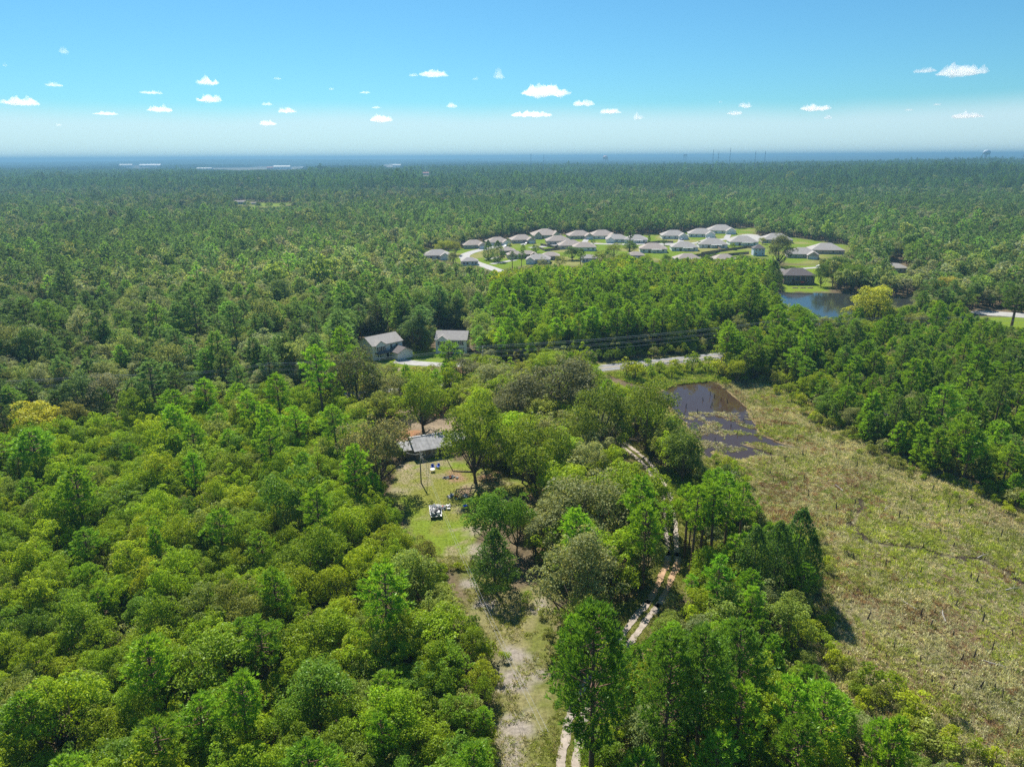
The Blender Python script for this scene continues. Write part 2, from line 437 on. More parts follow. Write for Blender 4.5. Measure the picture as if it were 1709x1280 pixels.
# pond and lake beds lie lower than the banks
zb = np.zeros(len(x)); zb[near] = np.minimum(sstep(-0.5, 1.5, sdist(x[near], y[near], gPond)), 1) * -0.25 + sstep(-1, 4, sdist(x[near], y[near], gLake)) * -0.5
zz = zz + zb
zz = zz + np.where(near, (n2 - 0.5) * 0.10, 0)
ny_, nx_ = XX.shape
idx = np.arange(nx_ * ny_).reshape(ny_, nx_)
quads = np.stack([idx[:-1, :-1], idx[:-1, 1:], idx[1:, 1:], idx[1:, :-1]], -1).reshape(-1, 4)
m, n, l, out = mat_new('ground')
at = n.new('ShaderNodeAttribute'); at.attribute_name = 'gcol'
tc = n.new('ShaderNodeTexCoord')
nz = n.new('ShaderNodeTexNoise'); nz.inputs['Scale'].default_value = 1.6; nz.inputs['Detail'].default_value = 8; nz.inputs['Roughness'].default_value = 0.7
l.new(tc.outputs['Object'], nz.inputs['Vector'])
mr = n.new('ShaderNodeMapRange'); mr.inputs[1].default_value, mr.inputs[2].default_value, mr.inputs[3].default_value, mr.inputs[4].default_value = 0.3, 0.7, 0.55, 1.35
l.new(nz.outputs[0], mr.inputs[0])
mx = n.new('ShaderNodeMix'); mx.data_type = 'RGBA'; mx.blend_type = 'MULTIPLY'; mx.inputs[0].default_value = 1
l.new(at.outputs['Color'], mx.inputs[6]); l.new(mr.outputs[0], mx.inputs[7])
b = n.new('ShaderNodeBsdfDiffuse'); l.new(mx.outputs[2], b.inputs['Color'])
bp = n.new('ShaderNodeBump'); bp.inputs['Distance'].default_value = 0.15; l.new(nz.outputs[0], bp.inputs['Height']); l.new(bp.outputs[0], b.inputs['Normal'])
l.new(b.outputs[0], out.inputs['Surface'])
M['ground'] = m
gme = mesh_fast('ground', np.stack([x, y, zz], 1), quads, M['ground'], smooth=True)
ca = gme.attributes.new('gcol', 'FLOAT_COLOR', 'POINT')
ca.data.foreach_set('color', np.c_[C * 0.74, np.ones(len(C))].astype(np.float32).ravel())
tag(link(bpy.data.objects.new('ground', gme)), kind='structure')

# ------------------------------------------------------------------ water
def water_mat(name, rgb, rough, bump, scale):
    m, n, l, out = mat_new(name)
    b = n.new('ShaderNodeBsdfPrincipled')
    b.inputs['Base Color'].default_value = (*rgb, 1); b.inputs['Roughness'].default_value = rough; b.inputs['IOR'].default_value = 1.33
    tc = n.new('ShaderNodeTexCoord'); nz = n.new('ShaderNodeTexNoise'); nz.inputs['Scale'].default_value = scale; nz.inputs['Detail'].default_value = 3
    l.new(tc.outputs['Object'], nz.inputs['Vector'])
    bp = n.new('ShaderNodeBump'); bp.inputs['Strength'].default_value = 0.25; bp.inputs['Distance'].default_value = bump
    l.new(nz.outputs[0], bp.inputs['Height']); l.new(bp.outputs[0], b.inputs['Normal']); l.new(b.outputs[0], out.inputs['Surface'])
    return m
M['pond'] = water_mat('pond_water', (0.050, 0.030, 0.020), 0.06, 0.03, 1.5)
M['lake'] = water_mat('lake_water', (0.03, 0.033, 0.03), 0.08, 0.05, 0.8)
def sheet(name, poly, z, mat, kind='structure', wob=0.5):
    P = smooth_line(np.vstack([poly, poly[:1]]), 1.2)[:-1]
    P = P + np.stack([(fbm(P[:, 0], P[:, 1], 2.5) - 0.5) * wob * 2, (fbm(P[:, 0] + 60, P[:, 1], 2.5) - 0.5) * wob * 2, np.zeros(len(P))], 1)
    P[:, 2] = z
    me = bpy.data.meshes.new(name); me.from_pydata([tuple(p) for p in P], [], [tuple(range(len(P)))]); me.materials.append(mat); me.update()
    o = link(bpy.data.objects.new(name, me)); o['kind'] = kind
    return o
sheet('pond_water', gPond, -0.06, M['pond'], wob=1.8)
sheet('lake_water', gLake, -0.15, M['lake'], wob=1.0)

# ------------------------------------------------------------------ roads, track, paved ground
def ribbon(name, line, off0, off1, z, mat, rag=0.0, kind='structure'):
    t = np.gradient(line, axis=0); t /= np.linalg.norm(t, axis=1)[:, None]
    nrm = np.stack([t[:, 1], -t[:, 0], np.zeros(len(t))], 1)
    s = np.arange(len(line)) * 1.1
    a = line + nrm * (off0 + (fbm(s, s * 0 + 3, 3) - 0.5) * rag * 2)[:, None] if rag else line + nrm * off0
    b_ = line + nrm * (off1 + (fbm(s + 90, s * 0 + 8, 3) - 0.5) * rag * 2)[:, None] if rag else line + nrm * off1
    V = np.empty((2 * len(line), 3)); V[0::2] = a; V[1::2] = b_; V[:, 2] = z
    i = np.arange(len(line) - 1) * 2
    o = link(bpy.data.objects.new(name, mesh_fast(name, V, np.stack([i, i + 1, i + 3, i + 2], 1), mat)))
    if kind: o['kind'] = kind
    return o
M['asphalt'] = simple('asphalt', (0.22, 0.215, 0.215), 0.9, 0.15, 0.8)
M['paint'] = simple('road_paint', (0.75, 0.74, 0.7), 0.8, 0.1)
M['yellow_paint'] = simple('yellow_road_paint', (0.6, 0.42, 0.06), 0.8, 0.1)
M['concrete'] = simple('concrete', (0.38, 0.365, 0.345), 0.9, 0.12, 0.6)
M['gravel'] = simple('track_sand', (0.35, 0.295, 0.245), 0.95, 0.25, 1.2)
M['clay'] = simple('track_clay', (0.40, 0.26, 0.16), 0.95, 0.3, 0.9)
ribbon('road', road_line, -3.4, 3.4, 0.08, M['asphalt'])
ribbon('road_edge_line', road_line, -3.05, -2.93, 0.086, M['paint']); ribbon('road_edge_line', road_line, 2.93, 3.05, 0.086, M['paint'])
ribbon('road_centre_line', road_line, -0.16, -0.05, 0.086, M['yellow_paint']); ribbon('road_centre_line', road_line, 0.05, 0.16, 0.086, M['yellow_paint'])
m, n, l, out = mat_new('track_dirt')
b = n.new('ShaderNodeBsdfDiffuse'); tc = n.new('ShaderNodeTexCoord')
nz = n.new('ShaderNodeTexNoise'); nz.inputs['Scale'].default_value = 0.055; nz.inputs['Detail'].default_value = 2
n2_ = n.new('ShaderNodeTexNoise'); n2_.inputs['Scale'].default_value = 2.0; n2_.inputs['Detail'].default_value = 6
l.new(tc.outputs['Object'], nz.inputs['Vector']); l.new(tc.outputs['Object'], n2_.inputs['Vector'])
cr = n.new('ShaderNodeValToRGB'); cr.color_ramp.elements[0].position, cr.color_ramp.elements[1].position = 0.47, 0.55
cr.color_ramp.elements[0].color, cr.color_ramp.elements[1].color = (0.34, 0.295, 0.25, 1), (0.36, 0.25, 0.165, 1)
l.new(nz.outputs[0], cr.inputs[0])
mx = n.new('ShaderNodeMix'); mx.data_type = 'RGBA'; mx.blend_type = 'MULTIPLY'; mx.inputs[0].default_value = 1
mr = n.new('ShaderNodeMapRange'); mr.inputs[1].default_value, mr.inputs[2].default_value, mr.inputs[3].default_value, mr.inputs[4].default_value = 0.3, 0.7, 0.7, 1.2
l.new(n2_.outputs[0], mr.inputs[0]); l.new(cr.outputs[0], mx.inputs[6]); l.new(mr.outputs[0], mx.inputs[7]); l.new(mx.outputs[2], b.inputs['Color']); l.new(b.outputs[0], out.inputs['Surface'])
M['dirt'] = m
ut, vt = project(track_line)
for (v0, v1, mt_) in ((0, 925, 'gravel'), (925, 940, 'dirt'), (940, 990, 'clay'), (990, 1008, 'dirt'), (1008, 1175, 'gravel'), (1175, 1215, 'dirt'), (1215, 2000, 'gravel')):
    i = np.where((vt >= v0 - 4) & (vt < v1 + 4))[0]
    for a_, b_ in ((-1.42, -0.40), (0.40, 1.42)): ribbon('track_rut', track_line[i], a_, b_, 0.085 + (0.005 if mt_ == 'clay' else 0), M[mt_], 0.3)

# ------------------------------------------------------------------ plant shapes (each a unit shape in metres; placed copies share the mesh)
def unit(v): return v / np.maximum(np.linalg.norm(v, axis=-1, keepdims=True), 1e-9)
def rdir(r, n): return unit(r.normal(size=(n, 3)))

def leaf_quads(r, c, nrm, size, aspect=0.62, droop=0.0):
    n = len(c)
    t = np.cross(nrm, rdir(r, n)); t = unit(t); b = np.cross(nrm, t)
    if droop: t = unit(t + np.array([0, 0, -droop]))
    s = size[:, None]
    V = np.stack([c - t * s * 0.5, c + b * s * 0.5 * aspect, c + t * s * 0.5, c - b * s * 0.5 * aspect], 1).reshape(-1, 3)
    return V, np.arange(4 * n).reshape(n, 4)

def tube_np(pts, rad, n=5):
    mb = MB(); mb.tube(pts, rad, n, cap=False)
    return np.array(mb.v), np.array(mb.f)

def limb_set(r, base_h, tips, r0, n=5, top=None):
    """trunk and limbs reaching to the tips"""
    V, Fq = [], []
    def put(pts, rad):
        v, f = tube_np(pts, rad, n); off = sum(len(a) for a in V); V.append(v); Fq.append(f + off)
    top = top if top is not None else base_h * 1.5
    lean = r.normal(size=2) * 0.06 * top
    sp = [(0, 0, -0.3), (lean[0] * 0.3, lean[1] * 0.3, base_h * 0.5), (lean[0] * 0.7, lean[1] * 0.7, base_h), (lean[0], lean[1], top)]
    put(sp, [r0 * 1.25, r0 * 0.9, r0 * 0.75, r0 * 0.25])
    for tp in tips:
        tp = np.asarray(tp, float)
        k = r.uniform(0.55, 1.0); st = np.array([lean[0] * k * 0.7, lean[1] * k * 0.7, base_h * (0.7 + 0.5 * k)])
        st[2] = min(st[2], tp[2] - 0.2)
        mid = st * 0.5 + tp * 0.5 + np.array([0, 0, -0.12 * np.linalg.norm(tp - st)]) + r.normal(size=3) * 0.12 * np.linalg.norm(tp - st)
        put([st, mid, tp], [r0 * 0.5, r0 * 0.33, r0 * 0.1])
    return np.vstack(V), np.vstack(Fq)

def broadleaf(seed, rad=3.0, h=9.0, bottom=0.28, clumps=42, per=75, leaf=0.27, lump=0.30, bias=0.15, top_pow=1.0, thin=0.0):
    """crown: leaf clumps over an uneven dome; returns crown (V,F,lv) and wood (V,F)"""
    r = np.random.default_rng(seed)
    zc, hz = h * (1 + bottom) / 2, h * (1 - bottom) / 2
    d = rdir(r, clumps * 3)
    d = d[d[:, 2] > -0.55][:clumps]
    az_ = np.arctan2(d[:, 1], d[:, 0]); wob = 1 + 0.20 * np.sin(3 * az_ + seed) + 0.16 * np.sin(2 * az_ + 1.7 * seed) + r.normal(size=len(d)) * 0.13
    q = r.uniform(0.62, 0.98, len(d)) * wob
    cc = d * q[:, None] * np.array([rad, rad, hz]) * (1 - lump * 0.55)
    shape = 1 - bias * (cc[:, 2:3] / hz)
    cc[:, :2] *= shape ** top_pow
    cr_ = lump * rad * r.uniform(0.5, 1.3, len(cc))
    C_, N_, L_ = [], [], []
    for k in range(len(cc)):
        n = max(8, int(per * (cr_[k] / (lump * rad)) ** 2))
        dd = rdir(r, n); dd[:, 2] = np.where(dd[:, 2] < -0.3, -dd[:, 2], dd[:, 2])
        rr = cr_[k] * r.uniform(0.62, 1.1, n) ** 0.6
        C_.append(cc[k] + dd * rr[:, None] * np.array([1, 1, 0.85]))
        N_.append(unit(dd * 0.55 + rdir(r, n) * 0.75 + np.array([0, 0, 0.45])))
        L_.append(np.full(n, r.uniform(0.82, 1.18)) * r.uniform(0.75, 1.25, n))
    C_, N_, L_ = np.vstack(C_), np.vstack(N_), np.concatenate(L_)
    C_[:, 2] += zc
    if thin: k = r.random(len(C_)) > thin; C_, N_, L_ = C_[k], N_[k], L_[k]
    size = leaf * r.uniform(0.7, 1.35, len(C_))
    V, Fq = leaf_quads(r, C_, N_, size)
    tips = cc[r.permutation(len(cc))[:max(6, clumps // 5)]] + np.array([0, 0, zc])
    WV, WF = limb_set(r, h * bottom, tips, 0.045 * rad + 0.035, 5, h * 0.7)
    return (V, Fq, L_), (WV, WF)

def needles(r, tips, dirs, n_per, length, width, spread=0.8):
    """tufts of narrow needle bundles at the twig tips"""
    T = len(tips)
    c = np.repeat(tips, n_per, 0); d = np.repeat(dirs, n_per, 0)
    dd = unit(d + rdir(r, len(c)) * spread + np.array([0, 0, 0.25]))
    ln = length * r.uniform(0.7, 1.25, len(c))
    s = unit(np.cross(dd, rdir(r, len(c)))) * (width * r.uniform(0.7, 1.3, len(c)))[:, None]
    c = c + rdir(r, len(c)) * length * 0.18
    e = c + dd * ln[:, None]; m_ = c + dd * (ln * 0.45)[:, None]
    V = np.stack([c, m_ + s, e, m_ - s], 1).reshape(-1, 3)
    lv = np.repeat(r.uniform(0.8, 1.2, T), n_per) * r.uniform(0.75, 1.25, len(c))
    return V, np.arange(4 * len(c)).reshape(-1, 4), lv

def pine(seed, h=16.0, rad=3.2, bottom=0.42, branches=46, tufts=11, n_per=9, length=0.5, width=0.055, peak=0.35, dense=1.0, up=0.35):
    r = np.random.default_rng(seed)
    TT, DD = [], []
    V, Fq = [], []
    def put(pts, rd, n=4):
        v, f = tube_np(pts, rd, n); off = sum(len(a) for a in V); V.append(v); Fq.append(f + off)
    lean = r.normal(size=2) * 0.025 * h
    axis_ = lambda z: np.array([lean[0] * (z / h) ** 1.5, lean[1] * (z / h) ** 1.5, z])
    tr = 0.013 * h + 0.02
    put([axis_(-0.3 if z == 0 else z) for z in (0, h * 0.3, h * 0.65, h * 0.98)], [tr * 1.2, tr, tr * 0.65, tr * 0.1], 6)
    az = r.uniform(0, 6.28)
    for k in range(branches):
        t = (k + r.uniform(0, 1)) / branches
        z = h * (bottom + (0.97 - bottom) * t)
        tt = t
        prof = (tt / peak) ** 0.6 if tt < peak else ((1 - tt) / (1 - peak)) ** 0.75
        ln = rad * (0.18 + 0.82 * prof) * r.uniform(0.65, 1.15)
        az += 2.4 + r.normal() * 0.4
        a = np.array([math.cos(az), math.sin(az), 0])
        rise = up * (0.25 + tt) + r.normal() * 0.08
        st = axis_(z); en = st + a * ln + np.array([0, 0, rise * ln])
        md = st * 0.5 + en * 0.5 + np.array([0, 0, -0.06 * ln])
        put([st, md, en], [0.05 + 0.012 * ln, 0.035 + 0.006 * ln, 0.015], 3)
        nt = max(3, int(tufts * dense * (0.35 + ln / rad)))
        s = r.uniform(0.3, 1.02, nt) ** 0.7
        p = st[None] * (1 - s)[:, None] + en[None] * s[:, None]
        side = np.cross(a, [0, 0, 1])
        off = r.normal(size=(nt, 1)) * 0.26 * ln * s[:, None] * side + np.array([0, 0, 1]) * r.uniform(-0.05, 0.22, (nt, 1)) * ln * 0.6
        TT.append(p + off); DD.append(unit(a * 0.7 + off * 0.6 + np.array([0, 0, 0.55])))
    nt = 8; TT.append(axis_(h * 0.97) + r.normal(size=(nt, 3)) * [0.25, 0.25, 0.4]); DD.append(np.tile([0, 0, 1.0], (nt, 1)))
    TT, DD = np.vstack(TT), np.vstack(DD)
    nv, nf, lv = needles(r, TT, DD, n_per, length, width)
    return (nv, nf, lv), (np.vstack(V), np.vstack(Fq))

def cone_tree(seed, h=8.0, rad=2.3, n=4200, leaf=0.26, peak=0.28, rough=0.16, bottom=0.04):
    """dense upright conifer or cedar: sprays of foliage over an uneven cone"""
    r = np.random.default_rng(seed)
    t = r.random(n) ** 1.25; az = r.uniform(0, 6.283, n)
    prof = np.where(t < peak, (t / peak) ** 0.45, ((1 - t) / (1 - peak)) ** 0.72)
    lob = 1 + rough * np.sin(az * 5 + t * 21 + seed) + rough * np.sin(az * 3 - t * 34) * 0.8 + r.normal(size=n) * 0.06
    q = r.uniform(0.6, 1.0, n) ** 0.5
    rr = rad * (0.05 + prof) * lob * q
    c = np.stack([rr * np.cos(az), rr * np.sin(az), h * (bottom + (1 - bottom) * t) + r.normal(size=n) * 0.12], 1)
    out_ = np.stack([np.cos(az), np.sin(az), np.full(n, 0.55)], 1)
    V, Fq = leaf_quads(r, c, unit(out_ * 0.6 + rdir(r, n) * 0.8), leaf * r.uniform(0.7, 1.4, n), 0.45)
    lv = r.uniform(0.75, 1.25, n) * (0.9 + 0.2 * np.sin(az * 5 + t * 21 + seed))
    wv, wf = tube_np([(0, 0, -0.3), (0, 0, h * 0.5), (0, 0, h * 0.95)], [0.06 * rad + 0.05, 0.07, 0.02], 5)
    return (V, Fq, lv), (wv, wf)

def bare_tree(seed, h=7.0, rad=2.6, n1=11, n2=6):
    r = np.random.default_rng(seed)
    V, Fq = [], []
    def put(pts, rd, n=4):
        v, f = tube_np(pts, rd, n); off = sum(len(a) for a in V); V.append(v); Fq.append(f + off)
    put([(0, 0, -0.3), (0.1, 0, h * 0.4), (0.2, 0.1, h * 0.85)], [0.17, 0.12, 0.04], 6)
    for k in range(n1):
        z = h * r.uniform(0.3, 0.85); a = rdir(r, 1)[0]; a[2] = abs(a[2]) + 0.4; a = unit(a)
        st = np.array([0.15 * z / h, 0, z]); en = st + a * rad * r.uniform(0.6, 1.1)
        put([st, (st + en) / 2 + r.normal(size=3) * 0.15, en], [0.07, 0.05, 0.02])
        for j in range(n2):
            s = st + (en - st) * r.uniform(0.3, 1); e2 = s + unit(a + rdir(r, 1)[0] * 0.9) * r.uniform(0.5, 1.2)
            put([s, e2], [0.03, 0.012], 3)
    return np.vstack(V), np.vstack(Fq)

def tuft(seed, h=0.9, rad=0.5, n=16, w=0.05):
    r = np.random.default_rng(seed)
    az = r.uniform(0, 6.28, n); q = r.uniform(0.1, 1, n)
    b0 = np.stack([np.cos(az) * q * rad * 0.45, np.sin(az) * q * rad * 0.45, np.full(n, -0.05)], 1)
    tip = b0 + np.stack([np.cos(az) * q * rad * 0.8, np.sin(az) * q * rad * 0.8, h * r.uniform(0.45, 1.1, n)], 1) + r.normal(size=(n, 3)) * 0.08
    s = unit(np.cross(tip - b0, rdir(r, n))) * w
    md = b0 * 0.45 + tip * 0.55 + np.array([0, 0, 0.08])
    V = np.stack([b0 - s * 0.6, md - s, tip, md + s], 1).reshape(-1, 3)
    return V, np.arange(4 * n).reshape(-1, 4), r.uniform(0.7, 1.35, n)

class Form:
    """a plant shape as two meshes (crown, trunk) for the single plants, and as one joined mesh for the masses"""
    def __init__(s, name, parts, leafmat, barkmat, rad, h):
        (cv, cf, lv), (wv, wf) = parts
        s.rad, s.h, s.name = rad, h, name
        s.data = (cv, cf, lv, wv, wf, leafmat, barkmat); s._c = s._t = s._j = None
    def meshes(s):
        if s._c is None:
            cv, cf, lv, wv, wf, lm, bm = s.data
            s._c = mesh_fast('crown', cv, cf, lm, lv); s._t = mesh_fast('trunk', wv, wf, bm, smooth=True)
        return s._c, s._t
    def joined(s):
        if s._j is None:
            cv, cf, lv, wv, wf, lm, bm = s.data
            s._j = mesh_fast(s.name, np.vstack([cv, wv]), np.vstack([cf, wf + len(cv)]), [lm, bm], np.r_[lv, np.ones(len(wf))], mi=np.r_[np.zeros(len(cf)), np.ones(len(wf))])
        return s._j

B = {}
B['oak'] = [Form('broadleaf_form', broadleaf(100 + k, 3.3, 8.0, 0.14, 60 + 6 * (k % 3), 92, 0.215, (0.20, 0.26, 0.23)[k % 3], (0.15, 0.3, 0.0, 0.22)[k % 4], 1, 0.0), M['leaf'], M['bark'], 3.3, 8.0) for k in range(10)]
B['oak_far'] = [Form('broadleaf_form', broadleaf(200 + k, 3.0, 8.5, 0.2, 22, 26, 0.62, 0.34), M['leaf'], M['bark'], 3.0, 8.5) for k in range(5)]
B['pine'] = [Form('pine_form', pine(300 + k, 16, 3.1, 0.40 + 0.03 * (k % 3), 42 + 3 * k, 12, 10, 0.55, 0.06, 0.35 + 0.05 * (k % 2)), M['needle'], M['pine_bark'], 3.1, 16) for k in range(6)]
B['pine_far'] = [Form('pine_form', pine(340 + k, 16, 3.1, 0.36, 20, 6, 6, 0.95, 0.16, 0.4), M['needle'], M['pine_bark'], 3.1, 16) for k in range(4)]
B['young'] = [Form('young_pine_form', pine(360 + k, 9, 2.2, 0.06, 56, 11, 9, 0.5, 0.06, 0.2, 1.0, 0.45), M['needle'], M['pine_bark'], 2.2, 9) for k in range(5)]
B['young_far'] = [Form('young_pine_form', pine(380 + k, 9, 2.2, 0.06, 26, 6, 6, 0.85, 0.14, 0.22, 1.0, 0.45), M['needle'], M['pine_bark'], 2.2, 9) for k in range(3)]
B['live'] = [Form('live_oak_form', broadleaf(400 + k, 7.5, 13.5, 0.12, 78, 170, 0.33, 0.22, 0.12, 1, 0.12), M['leaf'], M['bark'], 7.5, 13.5) for k in range(4)]
B['grey'] = [Form('bushy_form', broadleaf(430 + k, 5.5, 12.5, 0.06, 110, 95, 0.30, 0.22, 0.22, 1, 0.1), M['leaf'], M['bark'], 5.5, 12.5) for k in range(2)]
B['round'] = [Form('round_form', broadleaf(450 + k, 4.5, 11, 0.08, 70, 120, 0.30, 0.26, 0.3), M['leaf'], M['bark'], 4.5, 11) for k in range(3)]
B['cedar'] = [Form('cedar_form', cone_tree(470 + k, 9, 2.6, 6500, 0.25, 0.26 + 0.1 * k), M['leaf'], M['bark'], 2.6, 9) for k in range(3)]
B['tallpine'] = [Form('tall_pine_form', pine(480 + k, 24, 5.2, 0.34, 92, 17, 10, 0.62, 0.065, 0.4), M['needle'], M['pine_bark'], 5.2, 24) for k in range(4)]
B['slimpine'] = [Form('slim_pine_form', pine(490 + k, 19, 3.0, 0.52, 36, 12, 10, 0.55, 0.06, 0.45), M['needle'], M['pine_bark'], 3.0, 19) for k in range(4)]
B['shrub'] = [Form('shrub_form', broadleaf(510 + k, 1.5, 2.6, 0.02, 22, 46, 0.22, 0.34, 0.1), M['leaf'], M['bark'], 1.5, 2.6) for k in range(4)]
B['dead'] = [Form('dead_tree_form', ((np.zeros((4, 3)), np.array([[0, 1, 2, 3]]), np.ones(1)), bare_tree(530 + k)), M['dead_wood'], M['dead_wood'], 2.6, 7.0) for k in range(2)]

# colours of living foliage (linear), with the words for them
T = {'bright green': (0.106, 0.158, 0.012), 'green': (0.086, 0.136, 0.014), 'deep green': (0.060, 0.108, 0.018), 'yellowish green': (0.130, 0.170, 0.014), 'olive green': (0.100, 0.128, 0.038),
     'grey green': (0.106, 0.128, 0.080), 'brownish olive': (0.100, 0.114, 0.046), 'dull brown green': (0.094, 0.104, 0.074), 'golden yellow': (0.185, 0.205, 0.03), 'dark green': (0.048, 0.086, 0.026),
     'pine green': (0.082, 0.156, 0.020), 'bluish green': (0.064, 0.116, 0.040), 'light pine green': (0.100, 0.180, 0.020), 'silvery': (0.24, 0.24, 0.19)}

T = {k: (c[0] * 2.8, c[1] * 2.55, c[2] * 1.55) for k, c in T.items()}

def place_tree(kind, k, P, scale, tint, name, label, cat='tree', group=None, rz=None):
    """one plant: an Empty at its foot, trunk and crown below it"""
    fm = B[kind][k % len(B[kind])]
    sx, sz = scale
    o = empty(name, P, RNG.uniform(0, 6.283) if rz is None else rz, (sx * RNG.uniform(0.88, 1.14), sx * RNG.uniform(0.88, 1.14), sz))
    tag(o, label, cat, group)
    c, t = fm.meshes()
    if kind != 'dead':
        oc = link(bpy.data.objects.new('crown', c), o); oc['tint'] = [float(q) for q in tint]
        link(bpy.data.objects.new('trunk', t), o)
    else:
        link(bpy.data.objects.new('branches', t), o)
    return o

def scatter_object(name, forms, P, idx_, rot, scl, tint, kind='stuff'):
    """many plants as one mass: points that carry instances of the shapes"""
    me = bpy.data.meshes.new(name)
    n = len(P)
    me.vertices.add(n); me.vertices.foreach_set('co', np.asarray(P, np.float32).ravel())
    for nm, ty, dat, key in (('form', 'INT', idx_, 'value'), ('turn', 'FLOAT', rot, 'value'), ('size', 'FLOAT_VECTOR', scl, 'vector'), ('tint', 'FLOAT_COLOR', np.c_[tint, np.ones(n)], 'color')):
        a = me.attributes.new(nm, ty, 'POINT')
        a.data.foreach_set(key, np.asarray(dat, np.int32 if ty == 'INT' else np.float32).ravel())
    me.update()
    o = link(bpy.data.objects.new(name, me)); o['kind'] = kind
    cl = bpy.data.collections.new(name + '_forms')
    for k, m_ in enumerate(forms):
        cl.objects.link(bpy.data.objects.new('%s_form_%02d' % (name, k), m_))
    ng = bpy.data.node_groups.new(name, 'GeometryNodeTree')
    ng.interface.new_socket('Geometry', in_out='INPUT', socket_type='NodeSocketGeometry')
    ng.interface.new_socket('Geometry', in_out='OUTPUT', socket_type='NodeSocketGeometry')
    N, L = ng.nodes, ng.links
    gi, go = N.new('NodeGroupInput'), N.new('NodeGroupOutput')
    ip = N.new('GeometryNodeInstanceOnPoints')
    ci = N.new('GeometryNodeCollectionInfo'); ci.inputs['Collection'].default_value = cl
    ci.inputs['Separate Children'].default_value = True; ci.inputs['Reset Children'].default_value = True
    def na(nm, ty):
        q = N.new('GeometryNodeInputNamedAttribute'); q.data_type = ty; q.inputs['Name'].default_value = nm; return q.outputs['Attribute']
    L.new(gi.outputs[0], ip.inputs['Points']); L.new(ci.outputs[0], ip.inputs['Instance'])
    ip.inputs['Pick Instance'].default_value = True
    L.new(na('form', 'INT'), ip.inputs['Instance Index'])
    cx = N.new('ShaderNodeCombineXYZ'); L.new(na('turn', 'FLOAT'), cx.inputs[2]); L.new(cx.outputs[0], ip.inputs['Rotation'])
    L.new(na('size', 'FLOAT_VECTOR'), ip.inputs['Scale'])
    L.new(ip.outputs[0], go.inputs[0])
    md = o.modifiers.new('scatter', 'NODES'); md.node_group = ng
    return o

